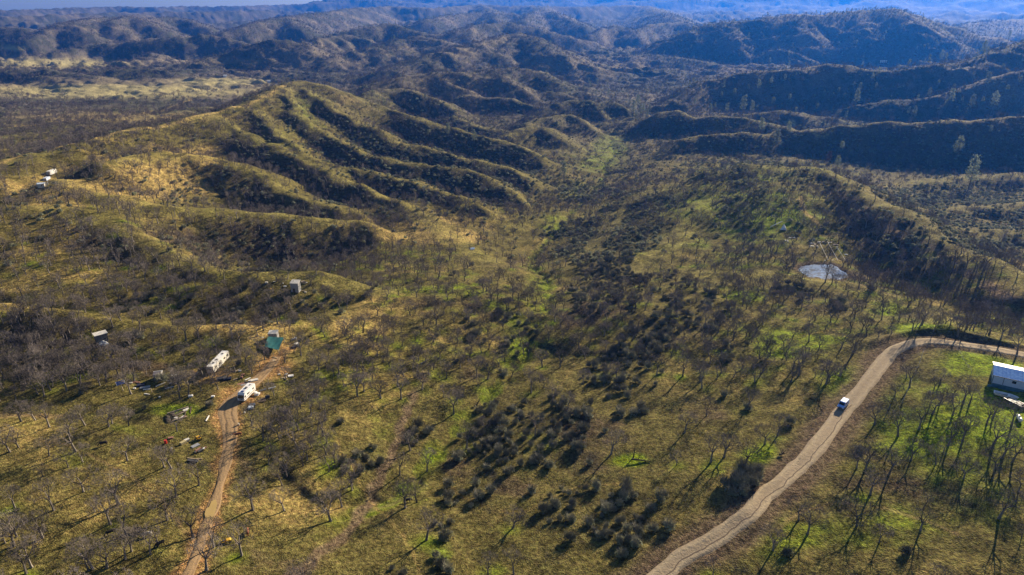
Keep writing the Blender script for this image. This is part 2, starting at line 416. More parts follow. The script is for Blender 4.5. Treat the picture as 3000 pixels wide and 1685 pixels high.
PADS = []   # (x, y, z, radius): levelled spots under buildings
def height(x, y):
    x = np.asarray(x, float); y = np.asarray(y, float)
    h = raw_height(x, y)
    rr = np.hypot(x, y)
    def within(Q, pad):
        return (x > Q[:, 0].min() - pad) & (x < Q[:, 0].max() + pad) & (y > Q[:, 1].min() - pad) & (y < Q[:, 1].max() + pad)
    for Q, w, lo, soft in ((ROAD, 4.2, .12, 3.5), (DRIVE, 2.6, .06, 4.0)):
        m = within(Q, 14)
        if m.any():
            d, z = line_dist(x[m], y[m], Q)
            k = 1 - sstep(w, w + soft, d)
            h[m] = h[m] * (1 - k) + (z - lo) * k
            h[m] -= (0.3 if w > 4 else 0.0) * np.exp(-((d - w - 0.9) / 0.8) ** 2)
    for Q, dep, w in ((CREEK, 0.9, 1.6), (CREEK2, 0.7, 2), (CREEK3, .5, 1.6), (GULLY, 1.1, 2.0), (VCREEK, 1.2, 2.5)):
        m = within(Q, 14)
        if m.any():
            xx = x[m] + perlin(x[m] / 9, y[m] / 9) * 2.5; yy = y[m] + perlin(x[m] / 9 + 7, y[m] / 9) * 2.5
            d, z = line_dist(xx, yy, Q)
            h[m] -= dep * np.exp(-(d / w) ** 2) + 0.5 * np.exp(-(d / (w * 3)) ** 2)
    for Q, dep, w in ((VCREEK, 12.0, 55.0), (CREEK, 2.2, 20.0)):
        m = within(Q, 150)
        if m.any():
            d, z = line_dist(x[m], y[m], Q)
            h[m] -= dep * np.exp(-(d / w) ** 2)
    m = within(POND, 40)
    if m.any():
        d = poly_dist(x[m], y[m], POND)
        k = 1 - sstep(3, 14, d)
        h[m] = h[m] * (1 - k) + np.maximum(POND_Z + 0.45, np.minimum(h[m], POND_Z + 1.2)) * k
        h[m] = np.where(d < 0.8, POND_Z + np.clip(0.55 * d, -1.6, 0.5), h[m])
    for (a, b, c, r) in PADS:
        m = (np.abs(x - a) < r * 3) & (np.abs(y - b) < r * 3)
        if m.any():
            k = 1 - sstep(r, r * 1.9, np.hypot(x[m] - a, y[m] - b))
            h[m] = h[m] * (1 - k) + c * k
    return h

def place(px, py):
    return ground_at(px, py, height)

# ------------------------------------------------------------------ ground sheet
NR, NCOL = 780, 760
az = np.concatenate([np.linspace(-115, -49, 40)[:-1], np.linspace(-49, 49, NCOL - 79), np.linspace(49, 115, 40)[1:]])
rad_ = np.concatenate([np.geomspace(25, 120, 24)[:-1], np.geomspace(120, 2600, NR - 160), np.geomspace(2600, 12600, 138)[1:]])
AZ, RD = np.meshgrid(np.radians(az), rad_)
GX = (np.sin(AZ) * RD).ravel(); GY = (np.cos(AZ) * RD).ravel()
GZ = height(GX, GY)
NRr, NCc = AZ.shape
print("terrain verts", GX.size)
def sample(F, x, y):
    """bilinear look-up of a field stored on the ground sheet"""
    th = np.degrees(np.arctan2(x, y)); rr = np.hypot(x, y)
    ci = np.interp(th, az, np.arange(NCc)); ri = np.interp(rr, rad_, np.arange(NRr))
    c0 = np.clip(ci.astype(int), 0, NCc - 2); r0 = np.clip(ri.astype(int), 0, NRr - 2)
    fc = ci - c0; fr = ri - r0
    F = F.reshape(NRr, NCc)
    return (F[r0, c0] * (1 - fc) + F[r0, c0 + 1] * fc) * (1 - fr) + (F[r0 + 1, c0] * (1 - fc) + F[r0 + 1, c0 + 1] * fc) * fr

def gz(x, y):
    return float(sample(GZ, np.array([float(x)]), np.array([float(y)]))[0])

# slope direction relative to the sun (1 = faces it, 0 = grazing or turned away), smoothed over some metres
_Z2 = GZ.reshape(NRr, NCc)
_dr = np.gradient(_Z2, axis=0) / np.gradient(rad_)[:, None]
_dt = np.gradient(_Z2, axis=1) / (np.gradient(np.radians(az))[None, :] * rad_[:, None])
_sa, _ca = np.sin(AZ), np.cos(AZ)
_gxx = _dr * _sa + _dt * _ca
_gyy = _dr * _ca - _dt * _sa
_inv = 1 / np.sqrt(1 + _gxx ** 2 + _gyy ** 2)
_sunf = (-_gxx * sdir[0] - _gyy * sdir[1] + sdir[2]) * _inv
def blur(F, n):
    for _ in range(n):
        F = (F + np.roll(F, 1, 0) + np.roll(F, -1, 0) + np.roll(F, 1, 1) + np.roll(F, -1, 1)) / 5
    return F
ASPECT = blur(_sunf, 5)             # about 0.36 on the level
SLOPE = np.hypot(_gxx, _gyy)
RDg = np.hypot(GX, GY).reshape(NRr, NCc)
PXg, PYg = to_px(GX, GY, GZ)
PXg = PXg.reshape(NRr, NCc); PYg = PYg.reshape(NRr, NCc)

# hand-mapped cover: (px, py, rx, ry, amount) patches on the ground, read off the photograph
def patches(px, py, L):
    s = np.zeros(px.shape)
    for (a, b, ra, rb, k) in L:
        d = ((px - a) / ra) ** 2 + ((py - b) / rb) ** 2
        s = s + k * np.exp(-d * d)
    return s

GREEN = [(2150,600,270,70,.7),(2880,1060,120,45,1.6),(2800,1270,200,120,1.0),(2950,1200,110,90,.9),(2600,1180,150,70,.5),(2180,868,60,20,1.0),(2600,905,60,22,1.1),(2690,962,80,22,1.1),(2480,1130,60,60,.9),(2350,980,220,60,.45),
 (2250,1060,110,50,.5),(2330,1000,120,40,.5),(2100,720,220,60,.5),(2300,660,160,50,.6),(2250,500,300,35,.6),(2600,640,60,40,.5),(2800,1480,300,120,.45),(2300,1560,160,60,.6),(2550,1560,200,70,.4),
 (1290,1610,60,30,.7),(1440,1670,60,30,.8),(1560,1300,90,40,.5),(1840,1350,60,25,.8),(1250,1470,50,22,.6),(1540,970,60,60,.5),(1600,850,40,50,.7),(1500,1050,60,30,.5),(1420,960,40,20,.6),
 (500,1200,90,22,1.0),(620,980,40,18,.5),(800,1050,60,20,.3),(650,1190,60,14,.5),(1250,845,120,16,.7),(1750,460,130,60,.45),(1720,340,200,40,.4),(1200,720,200,20,.35),
 (900,320,80,70,.6),(800,420,120,50,.35),(1150,275,80,18,.4),(1450,620,120,30,.3),(2230,355,230,18,.6),(2500,365,160,14,.5),(2860,560,200,60,.3),(300,640,200,60,.2),(970,1540,90,40,.4),(1500,1000,40,120,.4),
 (870,1590,90,90,.25),(1130,1290,60,160,.35),(2240,1330,60,30,.8),(2080,1380,50,25,.7),(2620,1290,90,50,.6),(2960,930,60,20,.5),(420,1260,100,20,.5),(330,1180,60,20,.4),(470,310,200,20,.2),(100,280,140,16,.5)]
DRY = [(450,520,180,80,1.0),(600,500,60,70,1.0),(150,560,130,60,.8),(100,800,200,100,.5),(330,690,160,50,.6),(700,960,160,30,.8),(1150,900,120,40,.8),(1050,970,80,70,.8),(1100,1130,120,80,.5),(1280,700,150,20,.8),(1100,670,160,30,.6),
 (1350,660,140,40,.5),(350,260,420,30,1.2),(650,240,160,14,1.2),(130,180,220,22,1.2),(30,140,60,8,1.4),(650,180,130,9,1.0),(1150,560,80,20,.4),(850,1500,200,130,.3),(1350,1000,150,120,.3),(200,340,260,16,.7),(450,345,260,16,.5),
 (1450,120,60,16,.7),(1200,150,180,20,.7),(1700,200,180,30,.5),(2800,1480,200,60,.2),(250,1400,260,160,.35),(1900,1580,150,80,.2),(300,410,60,12,.5),(2920,850,100,30,.6),(2750,900,100,20,.5)]
BROWN = [(1750,930,120,60,.8),(2050,1000,120,50,.6),(2400,900,120,40,.5),(1720,1260,150,50,.6),(2050,1200,90,50,.5),(1750,1100,120,60,.3),(1480,1430,80,40,.6),(1340,1380,60,50,.7),(650,700,180,60,.6),(900,750,160,50,.5),(560,760,150,40,.5),
 (800,1340,160,80,.5),(2450,1520,150,60,.4),(2750,1440,120,50,.4),(430,1080,90,25,.8),(300,1010,60,25,.6),(1430,900,60,50,.5),(1480,780,100,30,.4),(2650,780,260,80,.7),(1850,560,140,40,.5),(300,700,250,50,.4),(1500,300,160,70,.7),
 (900,1660,80,60,.4),(400,790,150,40,.4),(200,1080,160,60,.4),(2500,1420,160,40,.4),(1250,880,80,20,.4)]
BRUSH = [(620,905,160,35,.6),(900,885,110,30,.7),(760,935,130,18,.8),(420,880,120,30,.4),(1080,860,60,25,.5),(600,720,230,50,.7),(820,780,150,40,.8),(560,560,70,40,.8),(1560,1290,190,85,1.5),(1680,1230,60,60,1.0),(1480,1210,60,25,.8),(1860,1200,60,30,.7),(1910,980,80,60,1.7),(1850,1050,90,40,1.5),(1750,880,110,40,.8),(1780,1110,70,40,.9),(1650,1150,60,30,.5),(1700,740,80,30,1.0),(1800,790,110,50,1.0),(1850,700,120,50,.8),(1720,680,120,40,.7),
 (1770,1480,180,70,.75),(1850,1560,110,60,1.0),(1700,1560,50,40,.9),(1600,1530,60,22,.9),(1380,1455,100,35,.9),(1310,1590,35,60,.7),(1080,1350,60,45,.9),(2175,1415,45,50,1.0),(1490,920,60,20,.7),(1540,960,50,25,.7),
 (1480,1010,40,40,.5),(1480,1090,60,25,.4),(1390,970,50,30,.6),(2320,840,60,22,.6),(2350,870,40,20,.7),(2460,900,40,16,.7),(1270,1690,50,30,1.0),(1180,1680,50,20,.8),(2800,700,300,70,1.2),(2850,600,260,40,1.0),(2750,570,200,30,1.0),
 (1500,560,200,50,.7),(1700,560,120,30,.8),(1350,540,200,50,.9),(1200,480,200,60,.9),(1050,440,150,60,.8),(2180,480,160,16,.4),(1450,480,180,40,.7),(2000,850,100,60,.5),(1960,900,60,40,.6),(2050,930,60,50,.5),(1850,1130,70,30,.5),
 (1200,630,120,20,.5),(950,600,60,16,.6),(1750,860,100,30,.5),(2440,870,30,14,.4),(1900,620,120,40,.25),(2130,1030,60,30,.3),(1380,1340,40,20,.8),(1250,1240,40,50,.3),(1210,1270,20,60,.6),(1020,1350,50,40,.5)]
OAKS = [(450,430,330,90,.9),(700,330,130,60,.5),(100,680,160,60,.5),(1150,480,340,110,.6),(700,700,330,90,1.5),(950,760,160,60,1.3),(300,760,320,110,1.1),(200,640,260,60,.6),(1200,780,150,60,.9),(1300,620,300,60,.8),(1150,640,160,40,.8),(2650,780,330,95,1.7),(2500,640,200,60,.8),(2100,600,240,90,.45),(2300,540,180,50,.4),(870,1290,120,110,1.9),
 (900,1200,80,50,1.0),(250,1070,190,75,1.8),(80,1000,120,80,1.3),(620,1120,50,30,.5),(450,1130,60,20,.8),(690,1060,70,50,.6),(300,560,330,90,.6),(500,470,260,90,.6),(1150,1040,200,90,.5),(1350,1050,150,60,.4),(1600,620,260,60,.6),
 (2900,950,150,45,1.0),(2750,850,160,50,1.0),(2300,1080,160,60,.25),(2820,1300,160,120,.7),(400,330,400,45,1.2),(150,400,260,60,1.0),(2250,760,160,40,1.4),(2120,780,100,30,1.0),(1800,1000,150,60,.25),(1850,850,80,50,.3),(1000,1080,150,60,.8),
 (100,1290,120,40,.4),(450,1330,60,60,.6),(1650,560,200,40,.5),(700,560,260,60,.4),(2970,1400,60,60,.9),(150,890,200,40,.8),(500,830,160,40,.9),(700,880,160,30,.6),(2950,1560,100,60,.4),(80,1140,120,60,.7),(2400,620,100,40,.4),(2200,850,120,30,.3)]
CLEAR = [(1790,430,50,45,.8),(1730,500,50,30,.6),(1640,600,50,40,.4),(350,262,420,32,1.0),(650,240,160,12,1.0),(130,180,220,20,.8),(30,140,60,8,1.0),(650,180,120,8,.6),(640,1230,70,60,.7),(700,1120,130,36,.35),(800,1090,90,60,.4),(1650,1000,130,120,.55),(1600,1420,200,60,.6),(2750,1060,260,55,.8),(930,1560,260,100,.85),
 (1700,1650,300,60,.75),(1450,1160,120,60,.55),(130,520,60,25,.5),(960,860,120,20,.5),(1050,930,90,40,.4),(2330,1180,200,60,.5),(2350,1420,160,90,.55),(640,950,140,22,.5),(1300,690,130,14,.3),(2900,1140,110,50,.9),(1960,1440,120,60,.5),(300,1440,260,140,.0)]

# ---- ground colours (soil and grass, plus painted sunlight on the crests)
def lin(r, g, b): return np.array([r, g, b], float)
C_OLIVE = lin(.102, .086, .027); C_DRY = lin(.300, .215, .075); C_GREEN = lin(.115, .150, .012); C_BROWN = lin(.080, .056, .036)
C_LITTER = lin(.050, .042, .030); C_FARTAN = lin(.20, .165, .105); C_FARBRUSH = lin(.050, .055, .035); C_DIRT = lin(.34, .23, .115); C_ORANGE = lin(.27, .155, .062); C_FIELD = lin(.30, .26, .12)
n1 = fbm(GX / 38, GY / 38, 4).reshape(NRr, NCc)
n2 = fbm(GX / 13 + 9, GY / 13, 4).reshape(NRr, NCc)
n3 = fbm(GX / 4.5 + 3, GY / 4.5, 3).reshape(NRr, NCc)
n4 = fbm(GX / 240 + 3, GY / 240, 4).reshape(NRr, NCc)
inframe = (PYg > -50)
GRp = patches(PXg, PYg, GREEN) * inframe
DRp = patches(PXg, PYg, DRY) * inframe
BRp = patches(PXg, PYg, BROWN) * inframe
SHp = patches(PXg, PYg, BRUSH) * inframe
far = sstep(600, 1500, RDg)
def mix(A, B, k): return A * (1 - k[..., None]) + B * k[..., None]
COL = np.zeros((NRr, NCc, 3)) + C_OLIVE
COL = mix(COL, C_DRY, np.clip(sstep(.05, .75, DRp * .75 + n1 * .7 + n2 * .4), 0, 1) * .9)
COL = mix(COL, C_BROWN, sstep(.12, .65, BRp * .65 - n1 * .7 + n3 * .3 + n2 * .25) * .85)
COL = mix(COL, C_GREEN, sstep(.18, .8, GRp * .62 + n2 * .5 + n3 * .25 + (1 - far) * .04) * .95)
# grassy, thinly wooded crests; their sunlit brightness is put into the colour
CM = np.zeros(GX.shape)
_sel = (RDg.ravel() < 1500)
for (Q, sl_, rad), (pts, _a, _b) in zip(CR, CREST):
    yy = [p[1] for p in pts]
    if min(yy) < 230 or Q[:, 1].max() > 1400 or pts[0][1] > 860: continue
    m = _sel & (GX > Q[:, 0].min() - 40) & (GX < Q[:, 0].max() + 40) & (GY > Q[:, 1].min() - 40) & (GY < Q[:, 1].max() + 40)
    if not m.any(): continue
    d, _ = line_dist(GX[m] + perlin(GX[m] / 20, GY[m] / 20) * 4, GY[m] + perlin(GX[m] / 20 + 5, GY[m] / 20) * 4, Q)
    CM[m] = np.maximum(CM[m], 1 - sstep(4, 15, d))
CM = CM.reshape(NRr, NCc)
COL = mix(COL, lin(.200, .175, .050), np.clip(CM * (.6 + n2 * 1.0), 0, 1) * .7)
VIV = patches(PXg, PYg, [(2880,1062,130,45,1.3),(2800,1260,190,110,.8),(2950,1210,110,100,.8),(2180,868,60,18,1.0),(2600,905,60,20,1.0),(2690,962,80,20,1.0),(2230,1335,60,26,.9),(1840,1352,60,20,.9),(2480,1130,60,60,.7),(2340,1010,120,50,.4),(2150,600,260,60,.4),(2300,655,110,35,.6),(1790,430,50,40,1.0),(1750,480,50,25,.8),(1680,560,40,30,.6),(1620,660,40,40,.6),(500,1200,80,18,.6),(1340,855,90,14,.6),(1560,860,26,60,.5),(2300,1560,140,50,.35),(2640,1560,160,50,.35)]) * inframe
COL = mix(COL, lin(.165, .215, .008), np.clip(VIV * (.55 + n2 * 1.1 + n3 * .6), 0, 1) * .9)
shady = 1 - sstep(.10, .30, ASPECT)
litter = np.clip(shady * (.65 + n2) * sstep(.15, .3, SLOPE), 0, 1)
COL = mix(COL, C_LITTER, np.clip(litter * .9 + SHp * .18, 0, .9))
fp = sstep(-.05, .5, n4 + n1 * .6 + DRp * .8)
FARC = mix(np.zeros_like(COL) + C_FARBRUSH, lin(.115, .098, .095), np.clip(sstep(-.3, .3, n2 + n4 * .6) * .8, 0, 1))
FARC = mix(FARC, C_FARTAN, np.clip(fp * .6, 0, 1))
COL = mix(COL, FARC, far * .9)
COL = mix(COL, C_FIELD, np.clip(patches(PXg, PYg, [(330,268,420,20,1.1),(650,240,140,11,1.1),(130,185,220,13,1.0),(30,140,60,6,1.1)]) * inframe, 0, .9) * (RDg > 900))
# lines: creek grass, tracks
def line_mask(pts, w, wob=1.0):
    Q = pts
    x = GX + perlin(GX / 6, GY / 6) * wob; y = GY + perlin(GX / 6 + 8, GY / 6) * wob
    m = (GX > Q[:, 0].min() - 20) & (GX < Q[:, 0].max() + 20) & (GY > Q[:, 1].min() - 20) & (GY < Q[:, 1].max() + 20)
    out = np.zeros(GX.shape)
    d, _ = line_dist(x[m], y[m], Q)
    out[m] = 1 - sstep(w * .6, w * 1.6, d)
    return out.reshape(NRr, NCc)
for Q in (CREEK, CREEK2, VCREEK):
    COL = mix(COL, C_GREEN, line_mask(Q, 2.2, 4) * (.45 + n2 * 1.3).clip(0, 1))
COL = mix(COL, C_GREEN * .8, line_mask(CREEK3, 2.0, 3) * .2)
for L, w, c, k in (([(1250,1090),(1190,1200),(1160,1290),(1100,1400),(1050,1480),(1000,1560),(930,1620),(840,1700)], 1.5, C_BROWN * 1.5, .85),
                   ([(1240,1400),(1130,1450),(1060,1470)], 1.2, C_BROWN * 1.4, .5),
                   ([(0,478),(150,440),(272,408),(400,378),(544,348),(650,325),(738,302),(800,268),(835,250)], 2.2, C_DRY * 1.25, .85),
                   ([(0,380),(240,352),(430,330),(560,290)], 2.5, C_DRY * 1.15, .7),
                   ([(2420,560),(2540,620),(2620,680),(2700,720),(2790,770),(2880,830),(2960,880)], 2.4, C_BROWN * 1.9, .85),
                   ([(2345,575),(2350,610),(2380,640),(2410,668)], 1.5, C_DRY * 1.1, .8),
                   ([(180,497),(240,494),(330,490)], 1.2, C_DRY * 1.1, .6),
                   ([(0,1214),(90,1216),(180,1222)], 1.2, C_DIRT * .8, .5),
                   ([(2300,364),(2330,372),(2380,385),(2440,385)], 2.0, C_FIELD, .7),
                   ([(1700,1000),(1680,1060),(1640,1130)], .6, C_DRY, .3),
                   ([(950,1250),(1010,1330),(1080,1440),(1180,1560),(1240,1690)], .45, C_DRY * .8, .5),
                   ([(1300,1400),(1420,1480),(1560,1490),(1700,1420),(1850,1420)], .45, C_DRY * .75, .45),
                   ([(120,1290),(260,1330),(420,1420),(560,1560)], .5, C_DIRT * .6, .45),
                   ([(2250,1560),(2420,1480),(2600,1490),(2800,1560)], .5, C_DIRT * .6, .45),
                   ([(2150,1150),(2220,1060),(2330,990),(2480,960)], .5, C_DRY * .8, .45)):
    Q = snap(L)
    COL = mix(COL, c, line_mask(smooth_line(Q, 4, 0), w, 1.2) * k)
COL = mix(COL, C_BROWN * 1.25, line_mask(ROAD, 6.0, 1.5) * .9)
COL = mix(COL, C_ORANGE, line_mask(DRIVE, 2.6, 2.0) * .85)
YARD = patches(PXg, PYg, [(665,1230,45,55,1.2),(700,1160,70,28,1.1),(800,1075,55,35,1.2),(620,1100,70,22,.7),(840,1020,30,16,.8)])
COL = mix(COL, C_ORANGE, np.clip(YARD * (1 + n3 * 1.2), 0, 1) * .85)
pd = poly_dist(GX, GY, POND).reshape(NRr, NCc)
COL = mix(COL, C_BROWN * .9, 1 - sstep(1, 5, pd))
COL *= (1 + n3 * .22 + n2 * .12)[..., None]
COL = np.clip(COL, .012, .6)

# ------------------------------------------------------------------ materials
def mat(name, col=(.5, .5, .5), rough=.9, metal=0.0, var=0.0, scale=3.0, col2=None, spec=.3, bump=0.0):
    m = bpy.data.materials.new(name); m.use_nodes = True
    nt = m.node_tree; b = nt.nodes["Principled BSDF"]
    b.inputs["Base Color"].default_value = (*col, 1)
    b.inputs["Roughness"].default_value = rough
    b.inputs["Metallic"].default_value = metal
    b.inputs["Specular IOR Level"].default_value = spec
    if var or col2:
        tc = nt.nodes.new("ShaderNodeTexCoord")
        no = nt.nodes.new("ShaderNodeTexNoise"); no.inputs["Scale"].default_value = scale; no.inputs["Detail"].default_value = 4
        mx = nt.nodes.new("ShaderNodeMix"); mx.data_type = 'RGBA'
        rp = nt.nodes.new("ShaderNodeMapRange"); rp.inputs[1].default_value = .35; rp.inputs[2].default_value = .65
        nt.links.new(tc.outputs["Object"], no.inputs["Vector"])
        nt.links.new(no.outputs[0], rp.inputs[0]); nt.links.new(rp.outputs[0], mx.inputs[0])
        c2 = col2 or tuple(max(0, c * (1 - var)) for c in col)
        mx.inputs[6].default_value = (*col, 1); mx.inputs[7].default_value = (*c2, 1)
        nt.links.new(mx.outputs[2], b.inputs["Base Color"])
        if bump:
            bp = nt.nodes.new("ShaderNodeBump"); bp.inputs["Distance"].default_value = bump
            nt.links.new(no.outputs[0], bp.inputs["Height"]); nt.links.new(bp.outputs[0], b.inputs["Normal"])
    return m

def instance_tint(m, amount=.35, warm=None):
    """vary the colour from one plant to the next"""
    nt = m.node_tree; b = nt.nodes["Principled BSDF"]
    oi = nt.nodes.new("ShaderNodeObjectInfo")
    hs = nt.nodes.new("ShaderNodeHueSaturation")
    mr = nt.nodes.new("ShaderNodeMapRange"); mr.inputs[3].default_value = 1 - amount; mr.inputs[4].default_value = 1 + amount
    nt.links.new(oi.outputs["Random"], mr.inputs[0]); nt.links.new(mr.outputs[0], hs.inputs["Value"])
    src = b.inputs["Base Color"].links[0].from_socket if b.inputs["Base Color"].links else None
    if src: nt.links.new(src, hs.inputs["Color"])
    else: hs.inputs["Color"].default_value = b.inputs["Base Color"].default_value
    nt.links.new(hs.outputs[0], b.inputs["Base Color"])
    return m

def ground_material():
    m = bpy.data.materials.new("grass and soil"); m.use_nodes = True
    nt = m.node_tree; b = nt.nodes["Principled BSDF"]
    b.inputs["Roughness"].default_value = 1.0; b.inputs["Specular IOR Level"].default_value = .05
    at = nt.nodes.new("ShaderNodeAttribute"); at.attribute_name = "cover"
    geo = nt.nodes.new("ShaderNodeNewGeometry")
    def noise(sc, det=3):
        n = nt.nodes.new("ShaderNodeTexNoise"); n.inputs["Scale"].default_value = sc; n.inputs["Detail"].default_value = det
        nt.links.new(geo.outputs["Position"], n.inputs["Vector"]); return n
    a = noise(1.1, 4); c = noise(.42, 3); f = noise(3.2, 2)
    def mr(src, lo, hi, a0=.3, a1=.7):
        r = nt.nodes.new("ShaderNodeMapRange"); r.inputs[1].default_value = a0; r.inputs[2].default_value = a1
        r.inputs[3].default_value = lo; r.inputs[4].default_value = hi
        nt.links.new(src, r.inputs[0]); return r.outputs[0]
    def mul(p, q):
        r = nt.nodes.new("ShaderNodeMath"); r.operation = 'MULTIPLY'; nt.links.new(p, r.inputs[0]); nt.links.new(q, r.inputs[1]); return r.outputs[0]
    v = mul(mul(mr(a.outputs[0], .4, 1.7), mr(c.outputs[0], .65, 1.4)), mr(f.outputs[0], .55, 1.5))
    vm = nt.nodes.new("ShaderNodeVectorMath"); vm.operation = 'SCALE'
    nt.links.new(at.outputs["Color"], vm.inputs[0]); nt.links.new(v, vm.inputs["Scale"])
    hs = nt.nodes.new("ShaderNodeHueSaturation")
    nt.links.new(vm.outputs[0], hs.inputs["Color"]); nt.links.new(mr(noise(.9, 2).outputs[0], .485, .515), hs.inputs["Hue"])
    nt.links.new(hs.outputs[0], b.inputs["Base Color"])
    ad = nt.nodes.new("ShaderNodeMath"); ad.operation = 'ADD'
    nt.links.new(a.outputs[0], ad.inputs[0]); nt.links.new(f.outputs[0], ad.inputs[1])
    bp = nt.nodes.new("ShaderNodeBump"); bp.inputs["Distance"].default_value = .4; bp.inputs["Strength"].default_value = .9
    nt.links.new(ad.outputs[0], bp.inputs["Height"]); nt.links.new(bp.outputs[0], b.inputs["Normal"])
    return m

# ------------------------------------------------------------------ object helpers
def grid_mesh(name, co, faces, smooth=True):
    me = bpy.data.meshes.new(name)
    me.vertices.add(len(co)); me.vertices.foreach_set("co", np.asarray(co, np.float32).ravel())
    k = faces.shape[1]
    me.loops.add(faces.size); me.loops.foreach_set("vertex_index", faces.astype(np.int32).ravel())
    me.polygons.add(len(faces)); me.polygons.foreach_set("loop_start", (np.arange(len(faces)) * k).astype(np.int32))
    me.polygons.foreach_set("use_smooth", np.full(len(faces), smooth))
    me.update(calc_edges=True)
    return me

def link(name, data, parent=None):
    o = bpy.data.objects.new(name, data); scene.collection.objects.link(o)
    if parent is not None: o.parent = parent
    return o

def tag(o, label=None, cat=None, group=None, kind=None):
    if label: o["label"] = label
    if cat: o["category"] = cat
    if group: o["group"] = group
    if kind: o["kind"] = kind
    return o

idx = np.arange(NRr * NCc).reshape(NRr, NCc)
faces = np.stack([idx[:-1, :-1], idx[:-1, 1:], idx[1:, 1:], idx[1:, :-1]], -1).reshape(-1, 4)[:, ::-1]
gme = grid_mesh("ground", np.stack([GX, GY, GZ], 1), faces)
GROUND_MAT = ground_material()
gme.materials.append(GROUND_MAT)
ground = link("ground", gme); tag(ground, kind="structure")

# ------------------------------------------------------------------ air between the camera and the far hills
HZB = float(GZ.min()) - 5; HZT = max(float(GZ.max()) + 12, CAMZ + 30)
hz = bmesh.new()
bmesh.ops.create_cube(hz, size=1)
bmesh.ops.scale(hz, vec=(26000, 26000, HZT - HZB), verts=hz.verts)
bmesh.ops.translate(hz, vec=(0, 0, (HZT + HZB) / 2), verts=hz.verts)
hme = bpy.data.meshes.new("haze"); hz.to_mesh(hme); hz.free()
hm = bpy.data.materials.new("haze"); hm.use_nodes = True
hnt = hm.node_tree; hnt.nodes.remove(hnt.nodes["Principled BSDF"])
pv = hnt.nodes.new("ShaderNodeVolumePrincipled")
pv.inputs["Color"].default_value = (.02, .22, 1.0, 1)
pv.inputs["Density"].default_value = 0.58e-4
pv.inputs["Anisotropy"].default_value = 0.45
hnt.links.new(pv.outputs[0], hnt.nodes["Material Output"].inputs["Volume"])
hme.materials.append(hm)
haze = link("haze", hme); tag(haze, kind="stuff")
print("haze top", GZ.min(), GZ.max())
# (ground colour attribute is written after the trees are known, see below)
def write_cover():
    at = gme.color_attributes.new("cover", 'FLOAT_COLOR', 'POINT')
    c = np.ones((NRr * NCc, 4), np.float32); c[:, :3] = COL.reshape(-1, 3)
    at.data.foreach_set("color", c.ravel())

# ------------------------------------------------------------------ plants: mesh builders
class MB:
    """collects vertices and faces of one mesh"""
    def __init__(s): s.v = []; s.f = []; s.m = []
    def tube(s, p0, p1, r0, r1, n=3, mi=0):
        p0 = np.asarray(p0, float); p1 = np.asarray(p1, float)
        d = p1 - p0; L = np.linalg.norm(d)
        if L < 1e-6: return
        d /= L
        a = np.cross(d, (0, 0, 1.0) if abs(d[2]) < .9 else (1.0, 0, 0)); a /= np.linalg.norm(a); b = np.cross(d, a)
        k = len(s.v)
        for p, r in ((p0, r0), (p1, r1)):
            for i in range(n):
                t = 2 * math.pi * i / n
                s.v.append(p + (a * math.cos(t) + b * math.sin(t)) * r)
        for i in range(n):
            j = (i + 1) % n
            s.f.append((k + i, k + j, k + n + j, k + n + i)); s.m.append(mi)
    def path(s, pts, rs, n=5, mi=0):
        for i in range(len(pts) - 1): s.tube(pts[i], pts[i + 1], rs[i], rs[i + 1], n, mi)
    def box(s, c, size, rot=0.0, mi=0, tilt=(0, 0)):
        hx, hy, hz_ = size[0] / 2, size[1] / 2, size[2] / 2
        M = Matrix.Rotation(rot, 3, 'Z') @ Matrix.Rotation(tilt[0], 3, 'X') @ Matrix.Rotation(tilt[1], 3, 'Y')
        k = len(s.v)
        for z in (-hz_, hz_):
            for (x, y) in ((-hx, -hy), (hx, -hy), (hx, hy), (-hx, hy)):
                q = M @ Vector((x, y, z)); s.v.append((q.x + c[0], q.y + c[1], q.z + c[2]))
        for q in ((0, 3, 2, 1), (4, 5, 6, 7), (0, 1, 5, 4), (1, 2, 6, 5), (2, 3, 7, 6), (3, 0, 4, 7)):
            s.f.append(tuple(k + i for i in q)); s.m.append(mi)
    def poly(s, pts, mi=0):
        k = len(s.v); s.v.extend([tuple(p) for p in pts]); s.f.append(tuple(range(k, k + len(pts)))); s.m.append(mi)
    def prism(s, pts, z0, z1, mi=0):
        k = len(s.v); n = len(pts)
        for z in (z0, z1):
            for (x, y) in pts: s.v.append((x, y, z))
        s.f.append(tuple(k + n + i for i in range(n))); s.m.append(mi)
        s.f.append(tuple(k + i for i in reversed(range(n)))); s.m.append(mi)
        for i in range(n):
            j = (i + 1) % n; s.f.append((k + i, k + j, k + n + j, k + n + i)); s.m.append(mi)
    def mesh(s, name, mats, smooth=False):
        me = bpy.data.meshes.new(name)
        me.from_pydata([tuple(map(float, v)) for v in s.v], [], s.f)
        for m in (mats if isinstance(mats, (list, tuple)) else [mats]): me.materials.append(m)
        if any(s.m): me.polygons.foreach_set("material_index", s.m)
        if smooth: me.polygons.foreach_set("use_smooth", [True] * len(me.polygons))
        me.update(); return me
    def tris(s): return sum(len(f) - 2 for f in s.f)

